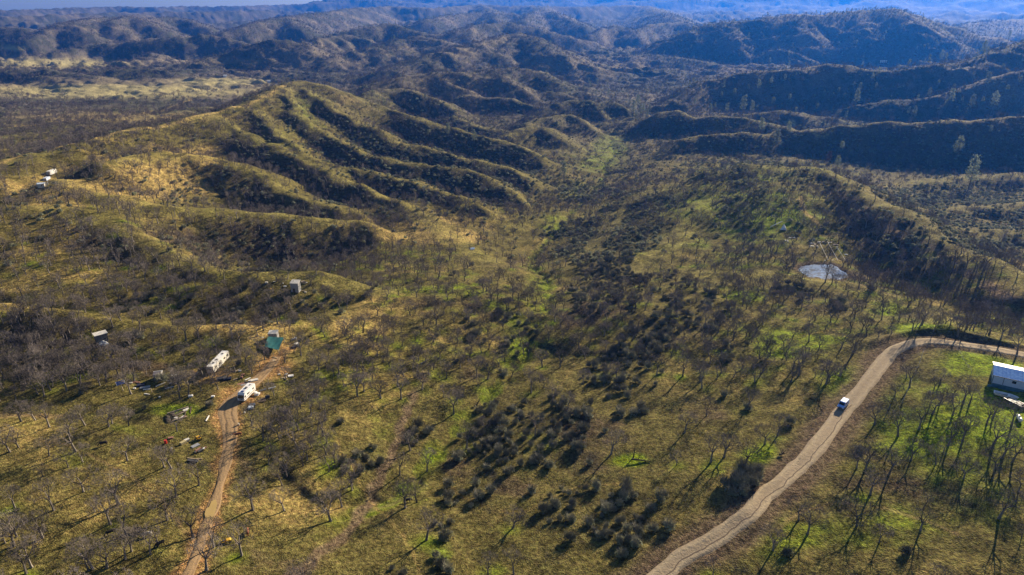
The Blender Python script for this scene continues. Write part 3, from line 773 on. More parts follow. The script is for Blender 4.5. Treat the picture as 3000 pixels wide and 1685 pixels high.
M_BARK = instance_tint(mat("grey bark", (.22, .19, .16), .95, var=.35, scale=2.0), .3)
M_TWIG = instance_tint(mat("grey twigs", (.185, .155, .135), .95, var=.3, scale=1.2), .38)
M_SHRUB = instance_tint(mat("chaparral leaves", (.31, .32, .20), .85, col2=(.15, .16, .10), scale=1.6), .4)
M_SHRUBT = instance_tint(mat("dead shrub tips", (.25, .235, .18), .9, var=.3, scale=2.0), .3)
M_PINE = instance_tint(mat("grey pine needles", (.19, .215, .145), .8, col2=(.10, .125, .08), scale=.6), .3)
M_RED = mat("russet leaves", (.16, .075, .045), .9, var=.4, scale=1.0)
def translucent(m, k=.45, boost=1.0):
    """leaves let some sunlight through"""
    nt = m.node_tree; b = nt.nodes["Principled BSDF"]; out = nt.nodes["Material Output"]
    tr = nt.nodes.new("ShaderNodeBsdfTranslucent"); mx = nt.nodes.new("ShaderNodeMixShader"); mx.inputs[0].default_value = k
    nt.links.new(b.inputs["Base Color"].links[0].from_socket, tr.inputs[0])
    nt.links.new(b.outputs[0], mx.inputs[1]); nt.links.new(tr.outputs[0], mx.inputs[2]); nt.links.new(mx.outputs[0], out.inputs[0])
translucent(M_SHRUB, .4); translucent(M_PINE, .45)
M_CHAR = mat("charred wood", (.03, .027, .025), .9, var=.3)

def oak_segments(seed, H=7.4, levels=5, spread=1.0):
    """trunk segments and crown segments of a leafless oak"""
    r = random.Random(seed)
    trunk = []; crown = []
    lean = r.uniform(0, 6.28); la = r.uniform(.0, .16)
    p = np.array([0., 0., -0.3]); d = np.array([math.cos(lean) * la, math.sin(lean) * la, 1.]); d /= np.linalg.norm(d)
    th = H * r.uniform(.26, .36); R0 = H * r.uniform(.028, .040)
    for i in range(3):
        q = p + d * (th + .3) / 3
        trunk.append((p.copy(), q.copy(), R0 * (1 - .1 * i) * (1.3 if i == 0 else 1), R0 * (1 - .1 * (i + 1))))
        p = q; d = d + np.array([r.uniform(-.06, .06), r.uniform(-.06, .06), 0]); d /= np.linalg.norm(d)
    top = np.array([p[0], p[1], H * .60]); RX = H * r.uniform(.34, .46) * spread; RZ = H * r.uniform(.36, .44)
    def grow(p, d, L, rad, lev):
        mid = p + d * L * .5
        d2 = d + np.array([r.uniform(-.16, .16), r.uniform(-.16, .16), r.uniform(-.02, .14)]); d2 /= np.linalg.norm(d2)
        end = mid + d2 * L * .5
        # keep the ends inside a rounded crown
        e = (end - top) / np.array([RX, RX, RZ]); n_ = np.linalg.norm(e)
        if n_ > 1.05: end = top + e / n_ * r.uniform(.9, 1.15) * np.array([RX, RX, RZ]) + np.array([r.uniform(-.2, .2), r.uniform(-.2, .2), r.uniform(-.15, .25)])
        r1 = rad * .6
        if lev < 2:
            crown.append((p, mid, rad, rad * .8, lev)); crown.append((mid, end, rad * .8, r1, lev))
        else:
            crown.append((p, end, rad, r1, lev))
        if lev >= levels - 1: return
        k = (3, 3, 3, 4)[lev] if lev < 4 else 3
        if lev > 0 and r.random() < .3: k += 1
        for j in range(k):
            a = 2 * math.pi * (j + r.random() * .8) / k
            side = np.cross(d2, (0, 0, 1.)) if abs(d2[2]) < .95 else np.array([1., 0, 0])
            side /= np.linalg.norm(side); up = np.cross(side, d2)
            sp = r.uniform(.55, 1.05)
            nd = d2 + (side * math.cos(a) + up * math.sin(a)) * sp
            nd[2] = nd[2] * .85 + .12
            nd /= np.linalg.norm(nd)
            at = end if j < 2 else mid + (end - mid) * r.uniform(0, .9)
            grow(at, nd, L * r.uniform(.62, .82), r1 * r.uniform(.62, .85), lev + 1)
    k = r.choice((4, 4, 5))
    for j in range(k):
        a = 2 * math.pi * (j + r.random() * .6) / k
        t = r.uniform(.35, .95) * spread
        nd = d + np.array([math.cos(a) * t, math.sin(a) * t, 0]); nd /= np.linalg.norm(nd)
        at = p if j < 3 else trunk[-1][0] + (p - trunk[-1][0]) * r.random()
        grow(at, nd, H * r.uniform(.18, .30), R0 * .6, 0)
    return trunk, crown

def oak_meshes(seed, H, levels, spread, thick, name):
    tr, cr = oak_segments(seed, H, levels, spread)
    a = MB(); b = MB()
    for s_ in tr: a.tube(s_[0], s_[1], max(s_[2], thick), max(s_[3], thick), 5 if levels > 3 else 3)
    for s_ in cr:
        tk = thick * (1.0 if s_[4] >= 3 else 1.25)
        b.tube(s_[0], s_[1], max(s_[2], tk), max(s_[3] * .8, tk * .7), 3)
    return a.mesh(name + " trunk", M_BARK), b.mesh(name + " crown", M_TWIG), b.tris() + a.tris(), a, b

def join_mb(parts, name, mats):
    m = MB()
    for i, p in enumerate(parts):
        k = len(m.v); m.v += p.v; m.f += [tuple(k + j for j in f) for f in p.f]; m.m += [i] * len(p.f)
    return m.mesh(name, mats)

OAK_HI = []; OAK_MID = []; OAK_LO = []
for i in range(7):
    H = [8.4, 7.2, 9.4, 7.6, 6.2, 8.8, 7.0][i]; sp = [1.0, 1.1, .85, 1.15, 1.0, .8, 1.2][i]
    t_, c_, n_, a_, b_ = oak_meshes(100 + i * 7, H, 5, sp, .019, "oak")
    OAK_HI.append((t_, c_))
    if i == 0: print("oak hi tris", n_)
    if i < 5:
        t_, c_, n_, a_, b_ = oak_meshes(100 + i * 7, H * .95, 4, sp, .034, "oak mid")
        OAK_MID.append(join_mb((a_, b_), "oak mid", [M_BARK, M_TWIG]))
        if i == 0: print("oak mid tris", n_)
        t_, c_, n_, a_, b_ = oak_meshes(200 + i * 7, H * .95, 3, sp, .07, "oak low")
        OAK_LO.append(join_mb((a_, b_), "oak low", [M_BARK, M_TWIG]))
        if i == 0: print("oak lo tris", n_)

def shrub_mesh(seed, n_leaf, n_stem, size=.26, name="shrub"):
    r = np.random.default_rng(seed)
    m = MB()
    lobes = [(r.uniform(-.6, .6), r.uniform(-.6, .6), r.uniform(.55, .95), r.uniform(.6, 1.0)) for _ in range(5)]
    for i in range(n_leaf):
        lx, ly, lz, lr = lobes[i % 5]
        d = r.normal(size=3); d /= np.linalg.norm(d); d[2] = abs(d[2]) * 1.0 - .25
        q = r.uniform(.45, 1.0) ** .5
        p = np.array([lx, ly, lz * .9]) + d * lr * q * np.array([1, 1, .95])
        p[2] = max(p[2], .05)
        a = r.normal(size=3); a /= np.linalg.norm(a); b = np.cross(a, d + .01); b /= np.linalg.norm(b) + 1e-9
        s_ = size * r.uniform(.6, 1.4)
        m.f.append((len(m.v), len(m.v) + 1, len(m.v) + 2)); m.m.append(0)
        m.v += [tuple(p + a * s_), tuple(p - a * s_ * .5 + b * s_ * .7), tuple(p - a * s_ * .5 - b * s_ * .7)]
    for i in range(n_stem):
        lx, ly, lz, lr = lobes[i % 5]
        a = r.uniform(0, 6.28); t = r.uniform(.1, .9)
        d = np.array([math.cos(a) * t, math.sin(a) * t, 1.0]); d /= np.linalg.norm(d)
        p = np.array([lx * .6, ly * .6, .1]) + d * .35
        m.tube(p, p + d * (lz + lr) * r.uniform(.75, 1.12), .03, .012, 3, 1)
    return m.mesh(name, [M_SHRUB, M_SHRUBT])
SHRUB_HI = [shrub_mesh(300 + i, 480, 170, .15) for i in range(5)]
SHRUB_LO = [shrub_mesh(320 + i, 110, 16, .34) for i in range(4)]

def pine_mesh(seed, H, n, size, name="pine", leafm=None):
    """open-crowned grey pine: forked trunk, whorls of loose upturned needle clumps"""
    r = np.random.default_rng(seed); t = MB(); m = MB()
    forks = [(np.array([r.uniform(-.8, .8), r.uniform(-.8, .8), 0]) * (H / 16), r.uniform(.8, 1.0)) for _ in range(2)]
    t.tube((0, 0, -.3), (0, 0, H * .35), H * .02, H * .015, 5)
    for off, hs in forks:
        t.tube((0, 0, H * .35), off + np.array([0, 0, H * hs]), H * .012, H * .003, 4)
    for i in range(n):
        off, hs = forks[i % 2]
        z = H * (.20 + .8 * hs * r.random() ** .8)
        f = max(0, (z / H - .35) / .65)
        ax = off * f
        w = H * .20 * (1 - .62 * max(0, (z / H - .3) / .7)) * r.uniform(.35, 1.1) * (0.6 + .5 * math.sin(i * .7) ** 2)
        a = r.uniform(0, 6.28)
        p = ax + np.array([math.cos(a) * w, math.sin(a) * w, z + w * .35])
        if i % 4 == 0: t.tube(ax + np.array([0, 0, z - w * .2]), p, H * .005, H * .002, 3)
        for j in range(7):
            d = r.normal(size=3); d /= np.linalg.norm(d); d[2] = d[2] * .7 + .3
            q = p + r.normal(size=3) * size * .55
            e = np.cross(d, r.normal(size=3)); e /= np.linalg.norm(e) + 1e-9
            s_ = size * r.uniform(.5, 1.0)
            k = len(m.v); m.f.append((k, k + 1, k + 2)); m.m.append(0)
            m.v += [tuple(q + d * s_), tuple(q - d * s_ * .4 + e * s_ * .42), tuple(q - d * s_ * .4 - e * s_ * .42)]
    return t.mesh(name + " trunk", M_BARK), m.mesh(name + " crown", leafm or M_PINE), t, m
PINE_HI = []; PINE_LO = []
for i in range(4):
    a_, b_, t_, m_ = pine_mesh(400 + i, 16, 130, .62); PINE_HI.append((a_, b_))
for i in range(3):
    a_, b_, t_, m_ = pine_mesh(420 + i, 16, 20, 1.25); PINE_LO.append(join_mb((t_, m_), "pine low", [M_BARK, M_PINE]))
RED_T, RED_C, _, _ = pine_mesh(440, 11, 150, .55, "russet oak", M_RED)

# ------------------------------------------------------------------ where the plants stand
OAK_BASES = [(103,1231),(62,1235),(249,1246),(204,1280),(319,1250),(329,1241),(377,1248),(519,1264),(54,1311),(29,1324),(144,1336),(200,1369),(373,1350),(482,1369),(502,1373),(584,1422),(516,1453),(245,1441),(158,1495),(43,1488),(348,1478),(323,1536),(490,1525),(506,1527),(566,1573),(49,1573),(125,1575),(41,1599),(105,1589),(368,1566),(626,1604),(708,1628),(78,1680),(93,1663),(259,1671),(272,1667),(313,1663),(367,1638),(385,1616),(440,1624),(605,1671),(741,1494),(833,1496),(969,1527),(739,1247),(829,1258),(527,1169),(934,1141),(891,1700),
(1337,1169),(1329,1213),(1202,1320),(1171,1392),(1251,1381),(1368,1315),(1568,1280),(1556,1151),(1222,1472),(1249,1583),(1502,1548),(1430,1690),(1790,1332),(1031,1422),(1175,1169),
(2070,1219),(2082,1355),(2121,1340),(2241,1301),(2187,1200),(2420,1126),(2605,1200),(2630,1278),(2724,1192),(2751,1188),(2821,1180),(2840,1184),(2891,1239),(2669,1348),(2510,1371),(2537,1375),(2603,1394),(2549,1449),(2265,1612),(2366,1565),(2510,1542),(2576,1589),(2696,1554),(2926,1519),(2965,1355),(2778,1305),
(2163,867),(2346,910),(2433,944),(2586,910),(2693,960),(2691,898),(2256,1042),(2425,1115),(2841,964),(2897,979),(2979,1038),(2437,832),(2417,828),(2515,847),(2550,859),(2186,987),(2233,948),
(1520,878),(1439,882),(1392,909),(1299,921),(1419,944),(1278,952),(1155,975),(1136,1036),(1078,1038),(1105,1010),(1227,1057),(1379,1038),(1396,1104),(1309,1108),(1548,1045),(1569,909),(1600,909),(1687,851),(1722,964),(1666,964),(1647,944),(1656,781),(1590,793),(1713,781),(1478,820),(1501,851),(1371,785),(1047,1088),(1812,898),(1862,902),
(270,978),(155,921),(232,968),(410,968),(450,1010),(350,1030),(365,1068),(545,998),(580,990),(610,1080),(760,1075),(690,1090),(755,985),(835,978),(940,972),(1010,985),(60,940),(110,935),(180,1040),(60,1090),(75,1130),(130,1160),(160,1090),(680,990),(470,560),(330,840),(400,870)]
allp = []      # x, y, z, scale, kind(0 oak 1 shrub 2 pine 3 red), hand
for (px, py) in OAK_BASES:
    q = ground_at(px, py, lambda X, Y: sample(GZ, X, Y))
    allp.append((q[0], q[1], 'oak', rng.uniform(.85, 1.2)))

def thin(x, y, dmin, taken=None):
    """keep points at least dmin apart (grid hashing)"""
    cell = {}
    keep = []
    for i in range(len(x)):
        d = dmin[i]
        c = (int(x[i] // 12), int(y[i] // 12)); ok = True
        for a in (-1, 0, 1):
            for b in (-1, 0, 1):
                for (u, v, dd) in cell.get((c[0] + a, c[1] + b), ()):
                    if (u - x[i]) ** 2 + (v - y[i]) ** 2 < min(d, dd) ** 2: ok = False; break
                if not ok: break
            if not ok: break
        if ok:
            keep.append(i); cell.setdefault(c, []).append((x[i], y[i], d))
    return np.array(keep, int)

def candidates(n, r0, r1, a0=-50, a1=50, power=1.0):
    t = np.radians(rng.uniform(a0, a1, n)); u = rng.random(n)
    rr = (r0 ** power + u * (r1 ** power - r0 ** power)) ** (1 / power)
    return np.sin(t) * rr, np.cos(t) * rr

def fields(x, y):
    z = sample(GZ, x, y); px, py = to_px(x, y, z)
    return z, px, py, sample(ASPECT, x, y), sample(SLOPE, x, y)

def off_limits(x, y, grow=0.0):
    bad = np.zeros(x.shape, bool)
    for Q, w in ((ROAD, 6.0), (DRIVE, 3.4)):
        d, _ = line_dist(x, y, Q); bad |= d < w + grow
    bad |= poly_dist(x, y, POND) < 2.5
    for (a, b, r) in KEEP_CLEAR: bad |= np.hypot(x - a, y - b) < r
    return bad

def hashf(x, y, s):
    return fbm(x / s + 50, y / s - 20, 3)
def spot(px, py):
    return ground_at(px, py, lambda X, Y: sample(GZ, X, Y))

# places kept free of plants: (photo px, photo py, radius m)
KEEP_CLEAR = []
for (a, b, r) in [(2474,1188,5),(2960,1110,13),(2950,1150,8),(2983,1225,4),(720,1160,6),(640,1070,7),(803,995,6),(805,1018,5),(868,845,6),(300,995,6),(468,1112,7),(150,505,7),(130,540,7),(510,1215,6),(575,1310,6),(663,1588,3),(585,1285,3),(2295,665,6),(2435,740,9),(2380,720,5),(2435,835,0.5)]:
    q = spot(a, b); KEEP_CLEAR.append((q[0], q[1], r))

LAND = [(2477,1183,"the van"),(720,1155,"the motorhome"),(640,1068,"the long white trailer"),(806,1010,"the teal tarp"),(868,850,"the tall grey shed"),(300,995,"the flat-roofed shack"),(465,1108,"the shed with white trim"),
 (510,1215,"the old garden bed"),(575,1312,"the scrap pile"),(620,1505,"the muddy puddle"),(555,1670,"the near end of the driveway"),(663,1590,"the yellow mower"),(2410,815,"the pond"),(2690,1000,"the road bend"),(2930,1110,"the long house"),
 (2984,1225,"the gas tank"),(2000,1625,"the road's near end"),(2230,1450,"the thicket beside the road"),(2850,1400,"the lower fence"),(2080,1350,"the twin oaks left of the road"),(1249,1583,"the lone round oak at bottom centre"),
 (1235,1345,"the creek bend"),(1560,1290,"the big brush patch"),(1545,980,"the green creek"),(150,505,"the hilltop box trailer"),(20,1660,"the bottom left corner"),(2980,1660,"the bottom right corner"),(880,1310,"the thicket right of the driveway"),
 (1480,1680,"the middle of the bottom edge"),(1300,700,"the pale clearing"),(2295,665,"the white tent wreck"),(700,1500,"the meadow right of the puddle"),(1700,950,"the central hollow"),(2100,1000,"the slope below the pond"),(50,1200,"the left edge trail"),
 (70,870,"the charred stump"),(2700,700,"the ridge track"),(1000,900,"the pale bare slope"),(2560,1500,"the lower right meadow"),(1100,1120,"the faint field track")]
LANDW = [(spot(a, b), n) for a, b, n in LAND]
ORD = "closest,second closest,third closest,fourth closest,fifth closest,sixth closest,seventh closest,eighth closest,ninth closest".split(",")
for _k in range(10, 200):
    ORD.append("%d%s closest" % (_k, {1: "st", 2: "nd", 3: "rd"}.get(_k % 10, "th") if _k % 100 not in (11, 12, 13) else "th"))

def label_plants(items, noun, taken):
    """items: list of (x, y, px, py, words) ; ranks each plant by its distance to the landmark next to it"""
    P_ = np.array([(i[0], i[1]) for i in items])
    near = []
    for (x, y, px, py, w) in items:
        d = [math.hypot(x - q[0], y - q[1]) for q, n in LANDW]
        near.append(int(np.argmin(d)))
    out = [None] * len(items)
    for li in set(near):
        q, nme = LANDW[li]
        mem = [i for i in range(len(items)) if near[i] == li]
        mem.sort(key=lambda i: math.hypot(items[i][0] - q[0], items[i][1] - q[1]))
        lp = to_px(q[0], q[1], q[2])
        for k, i in enumerate(mem):
            px, py = items[i][2], items[i][3]
            dx, dy = px - lp[0], py - lp[1]
            side = ("left of it" if dx < 0 else "right of it") if abs(dx) > abs(dy) else ("beyond it" if dy < 0 else "in front of it")
            t = "%s %s, %s to %s" % (items[i][4], noun, ORD[k], nme)
            if len(t.split()) <= 12: t += ", " + side
            out[i] = t
    return out

# ---- oaks
ox, oy = [], []
ohand = len(allp)
X1, Y1 = candidates(62000, 105, 1050, power=2.0)
X1b, Y1b = candidates(9000, 105, 330, power=1.6)
X1 = np.concatenate([X1b, X1]); Y1 = np.concatenate([Y1b, Y1])
Z1, PX, PY, AS, SL = fields(X1, Y1)
wood = patches(PX, PY, OAKS); clear = np.clip(patches(PX, PY, CLEAR), 0, 1); brush = patches(PX, PY, BRUSH)
rr1 = np.hypot(X1, Y1)
shade1 = 1 - sstep(.14, .32, AS)
pr = .10 + .20 * np.clip(hashf(X1, Y1, 45) + .25, 0, 1) + .36 * wood + .45 * shade1 * sstep(200, 420, rr1)
nearm = sstep(1090, 1200, PY)
pr = pr * (1 - nearm) + nearm * (.012 + .34 * np.clip(wood - .25, 0, 2))
pr *= (1 - clear) * (1 - .55 * np.clip(brush, 0, 1)) * (1 - .6 * sample(CM, X1, Y1))
off = (PX < -150) | (PX > 3150) | (PY > 1750)
pr = np.where(off, .18, pr)
k = rng.random(len(X1)) < pr
k &= ~off_limits(X1, Y1)
X1, Y1 = X1[k], Y1[k]; wood = wood[k]; PY1 = PY[k]
hx = np.array([p[0] for p in allp]); hy = np.array([p[1] for p in allp])
dm = np.concatenate([np.full(len(hx), .1), np.where(wood > .9, 2.4, 3.5)])
AX = np.concatenate([hx, X1]); AY = np.concatenate([hy, Y1])
keep = thin(AX, AY, dm)
AX, AY = AX[keep], AY[keep]
ok = ~off_limits(AX, AY, -1.5); ok[:ohand] = True
AX, AY = AX[ok], AY[ok]
ASC = rng.uniform(.72, 1.12, len(AX)); ASC[rng.random(len(AX)) < .18] *= .62
ASC[:ohand] = np.array([p[3] for p in allp])[:ohand]
AR = np.hypot(AX, AY)
# further oaks on the hills
X2, Y2 = candidates(190000, 1050, 4400, power=1.35)
Z2, PX, PY, AS, SL = fields(X2, Y2)
clear = np.clip(patches(PX, PY, CLEAR), 0, 1)
shade2 = 1 - sstep(.16, .34, AS)
pr = .16 + .35 * np.clip(hashf(X2, Y2, 160) + .3, 0, 1) + .3 * shade2
pr *= (1 - clear)
k = (rng.random(len(X2)) < pr) & (PX > -60) & (PX < 3060) & (PY > -10)
FX, FY = X2[k], Y2[k]
print("oaks near", len(AX), "far", len(FX))

# ---- shrubs
X3, Y3 = candidates(90000, 100, 1050, power=1.7)
Z3, PX, PY, AS, SL = fields(X3, Y3)
br = patches(PX, PY, BRUSH); rr3 = np.hypot(X3, Y3)
shade3 = 1 - sstep(.14, .32, AS)
pr = .004 + .62 * np.clip(br * (1 + 1.3 * hashf(X3, Y3, 14)), 0, 1.4) + .42 * shade3 * sstep(330, 520, rr3) + .05 * sstep(350, 600, rr3)
clear = np.clip(patches(PX, PY, CLEAR), 0, 1)
pr *= (1 - .6 * clear * (PY < 700)) * (1 - .85 * sample(CM, X3, Y3))
k = (rng.random(len(X3)) < pr) & ~off_limits(X3, Y3, .5)
X3, Y3 = X3[k], Y3[k]
SS = rng.uniform(.45, 1.25, len(X3)) ** 1.0
keep = thin(X3, Y3, SS * 1.7)
SX, SY, SS = X3[keep], Y3[keep], SS[keep]
big = spot(2195, 1425)
for (a, b, s_) in [(2165,1425,1.5),(2195,1398,1.6),(2145,1450,1.1),(2180,1445,1.3),(2205,1425,1.3),(2150,1405,1.3),(2220,1385,1.2),(2175,1380,1.2),(2225,1405,1.0),(475,1120,1.6),(520,1125,1.5),(1395,985,1.5),(1380,1000,1.2),(1465,925,1.5),(1488,935,1.4),(400,988,1.4),(415,995,1.2),(1340,1060,.6),(2315,1240,1.0),(2120,1160,.9),(2465,885,1.5),(2455,900,1.4),(2300,855,1.3),(2320,860,1.2)]:
    q = spot(a, b); SX = np.append(SX, q[0]); SY = np.append(SY, q[1]); SS = np.append(SS, s_)
print("shrubs", len(SX))
X4, Y4 = candidates(60000, 1050, 3000, power=1.4)
Z4, PX, PY, AS, SL = fields(X4, Y4)
clear = np.clip(patches(PX, PY, CLEAR), 0, 1)
k = (rng.random(len(X4)) < (.08 + .5 * (1 - sstep(.16, .34, AS))) * (1 - clear)) & (PX > -60) & (PX < 3060)
SFX, SFY = X4[k], Y4[k]

# ---- pines: base pixel and height in photo pixels, read off the photograph
z3p = [(310,660,60),(385,745,80),(450,860,170),(520,860,110),(290,760,70),(330,860,90),(570,690,100),(665,660,80),(490,700,60),(770,620,60),(735,630,40),(855,580,35),(800,510,60),(675,830,100),(800,790,85),(740,830,50),(965,680,50),(1060,750,70),(1165,740,80),(1215,780,80),(1330,700,80),(1305,800,130),(1455,680,60),(1735,750,50),(1855,740,80),(1545,810,60),(2015,800,140),(2060,860,60),(2170,850,140),(2290,660,120),(2330,850,160),(2440,720,80),(2430,860,60),(1225,910,80),(1400,910,40),(1480,915,45),(1740,900,100),(210,850,70),(90,800,60),(1945,470,130),(1300,500,60),(1355,510,50),(1820,490,50),(1650,490,50),(2260,430,120),(2455,310,90),(590,1010,130),(700,1140,170),(2060,1210,190),(2155,1430,260),(1190,1170,110),(1160,1290,120),(2410,540,60),(180,860,50),(240,830,60),(560,850,60),(1700,870,70),(1980,830,80),(2100,800,70),(2250,820,90),(2480,800,90),(2500,860,70),(2540,640,70)]
PINES = [(2000 + a / 2.575, b / 2.575, h / 2.575) for a, b, h in z3p]
PINES += [(1093,283,24),(1313,402,44),(1389,424,44),(1254,403,26),(1247,297,24),(1711,270,20),(1744,282,18),(1652,530,60),(1855,335,46),(1868,320,44),(1875,345,40),(1884,338,36),(1895,350,30),(1862,355,30),(1902,330,26),(1843,318,26),(1640,80,14),(1150,110,16),(1165,112,14),(1155,120,18),(2310,395,40),(1480,90,14),(1520,95,12),(700,262,14),(2900,395,30)]
pin = []
for (a, b, h) in PINES:
    q = spot(a, b)
    Zc = q[1] * CP - (q[2] - CAMZ) * SP
    Hm = h * Zc / FOC / math.cos(math.atan2(CAMZ - q[2], math.hypot(q[0], q[1])))
    pin.append((q[0], q[1], min(Hm, 34) / 16, h))
X5, Y5 = candidates(50000, 900, 5200, power=1.2)
Z5, PX, PY, AS, SL = fields(X5, Y5)
pm = patches(PX, PY, [(2450,90,620,100,1.0),(1500,45,560,50,.9),(1150,60,300,50,.7),(2600,260,480,80,.26),(1900,250,200,60,.2),(1700,170,260,60,.15),(540,120,220,20,.5),(1000,150,160,40,.5),(2900,60,200,60,1.0),(1300,330,300,50,.02)])
k = (rng.random(len(X5)) < .34 * pm * np.clip(.45 + 1.5 * hashf(X5, Y5, 140), 0, 1)) & (PX > -30) & (PX < 3030) & (PY > 0)
PFX, PFY = X5[k], Y5[k]
print("far pines", len(PFX))

# ---- green grass in the drip line of the nearer oaks
for i in range(len(AX)):
    if AR[i] > 420 or rng.random() > .45: continue
    px, py = to_px(AX[i], AY[i], 0.0)
    if px < 900 and rng.random() < .7: continue
    th = math.degrees(math.atan2(AX[i], AY[i]))
    c0 = int(np.interp(th, az, np.arange(NCc))); r0 = int(np.interp(AR[i], rad_, np.arange(NRr)))
    w = 7
    a0, a1, b0, b1 = max(r0 - w, 0), min(r0 + w, NRr), max(c0 - w * 2, 0), min(c0 + w * 2, NCc)
    gx = GX.reshape(NRr, NCc)[a0:a1, b0:b1]; gy = GY.reshape(NRr, NCc)[a0:a1, b0:b1]
    k_ = np.exp(-((gx - AX[i] - rng.normal() * 1.0) ** 2 + (gy - AY[i] + .8) ** 2) / (2 * rng.uniform(1.4, 2.4) ** 2)) * rng.uniform(.5, 1.0)
    COL[a0:a1, b0:b1] = mix(COL[a0:a1, b0:b1], C_GREEN * .95, np.clip(.75 * k_ * (1 + n2[a0:a1, b0:b1] * 1.5), 0, 1))
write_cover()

# ------------------------------------------------------------------ planting
def place_tree(name, meshes, x, y, s, rot, label, cat, group, parts=("trunk", "crown"), tilt=None):
    o = link(name, None); o.empty_display_size = .5
    o.location = (x, y, gz(x, y)); o.rotation_euler = (0 if tilt is None else tilt[0], 0 if tilt is None else tilt[1], rot)
    o.scale = (s[0], s[0], s[1])
    tag(o, label, cat, group)
    for nme, me in zip(parts, meshes):
        link(nme, me, o)
    return o

def stuff_scatter(name, X, Y, S, variants, zs=None):
    """one object whose geometry nodes set plants on its points"""
    n = len(X)
    Zs = sample(GZ, X, Y)
    me = bpy.data.meshes.new(name); me.vertices.add(n)
    me.vertices.foreach_set("co", np.stack([X, Y, Zs], 1).astype(np.float32).ravel())
    a = me.attributes.new("size", 'FLOAT_VECTOR', 'POINT')
    zz = S * (rng.uniform(.85, 1.15, n))
    a.data.foreach_set("vector", np.stack([S, S, zz], 1).astype(np.float32).ravel())
    a = me.attributes.new("turn", 'FLOAT_VECTOR', 'POINT')
    a.data.foreach_set("vector", np.stack([rng.normal(0, .05, n), rng.normal(0, .05, n), rng.uniform(0, 6.28, n)], 1).astype(np.float32).ravel())
    a = me.attributes.new("pick", 'INT', 'POINT')
    a.data.foreach_set("value", rng.integers(0, len(variants), n).astype(np.int32))
    o = link(name, me); tag(o, kind="stuff")
    ng = bpy.data.node_groups.new(name, 'GeometryNodeTree')
    ng.interface.new_socket("Geometry", in_out='INPUT', socket_type='NodeSocketGeometry')
    ng.interface.new_socket("Geometry", in_out='OUTPUT', socket_type='NodeSocketGeometry')
    gi = ng.nodes.new("NodeGroupInput"); go = ng.nodes.new("NodeGroupOutput")
    iop = ng.nodes.new("GeometryNodeInstanceOnPoints")
    g2i = ng.nodes.new("GeometryNodeGeometryToInstance")
    for v in reversed(variants):
        src = bpy.data.objects.new(v.name, v)
        oi = ng.nodes.new("GeometryNodeObjectInfo"); oi.inputs["Object"].default_value = src
        ng.links.new(oi.outputs["Geometry"], g2i.inputs[0])
    def attr(nm, typ):
        q = ng.nodes.new("GeometryNodeInputNamedAttribute"); q.data_type = typ; q.inputs["Name"].default_value = nm
        return q.outputs[0]
    ng.links.new(gi.outputs[0], iop.inputs["Points"]); ng.links.new(g2i.outputs[0], iop.inputs["Instance"])
    iop.inputs["Pick Instance"].default_value = True
    ng.links.new(attr("pick", 'INT'), iop.inputs["Instance Index"])
    e2r = ng.nodes.new("FunctionNodeEulerToRotation")
    ng.links.new(attr("turn", 'FLOAT_VECTOR'), e2r.inputs[0]); ng.links.new(e2r.outputs[0], iop.inputs["Rotation"])
    ng.links.new(attr("size", 'FLOAT_VECTOR'), iop.inputs["Scale"])
    ng.links.new(iop.outputs[0], go.inputs[0])
    md = o.modifiers.new("plants", 'NODES'); md.node_group = ng
    return o

def in_frame(px, py, m=0): return (px > -m) & (px < 3000 + m) & (py > 0) & (py < 1685 + m)

# oaks as things: the 300 that show largest
AZ_ = sample(GZ, AX, AY); PX, PY = to_px(AX, AY, AZ_ + 3)
Zc = AY * CP - (AZ_ - CAMZ) * SP
show = np.where(in_frame(PX, PY, 20), ASC / Zc, 0)
rank = np.argsort(-show); sel = rank[:296]
items = []
for i in sel:
    bx, by = to_px(AX[i], AY[i], AZ_[i])
    s = ASC[i]
    w = ("tall" if s > 1.02 else "small" if s < .68 else "") + " leafless grey"
    items.append((AX[i], AY[i], float(bx), float(by), w.strip()))
labs = label_plants(items, "oak", None)
for j, i in enumerate(sel):
    v = OAK_HI[int(rng.integers(0, len(OAK_HI)))]
    place_tree("oak_tree", v, AX[i], AY[i], (ASC[i] * rng.uniform(.9, 1.15), ASC[i]), rng.uniform(0, 6.28), labs[j], "tree", "leafless oaks scattered over the slopes", tilt=(float(rng.normal(0, .07)), float(rng.normal(0, .07))))
rest = np.ones(len(AX), bool); rest[sel] = False
m_ = rest & (AR < 330)
n_ = rest & (AR >= 330) & (AR < 560)
f_ = rest & (AR >= 560)
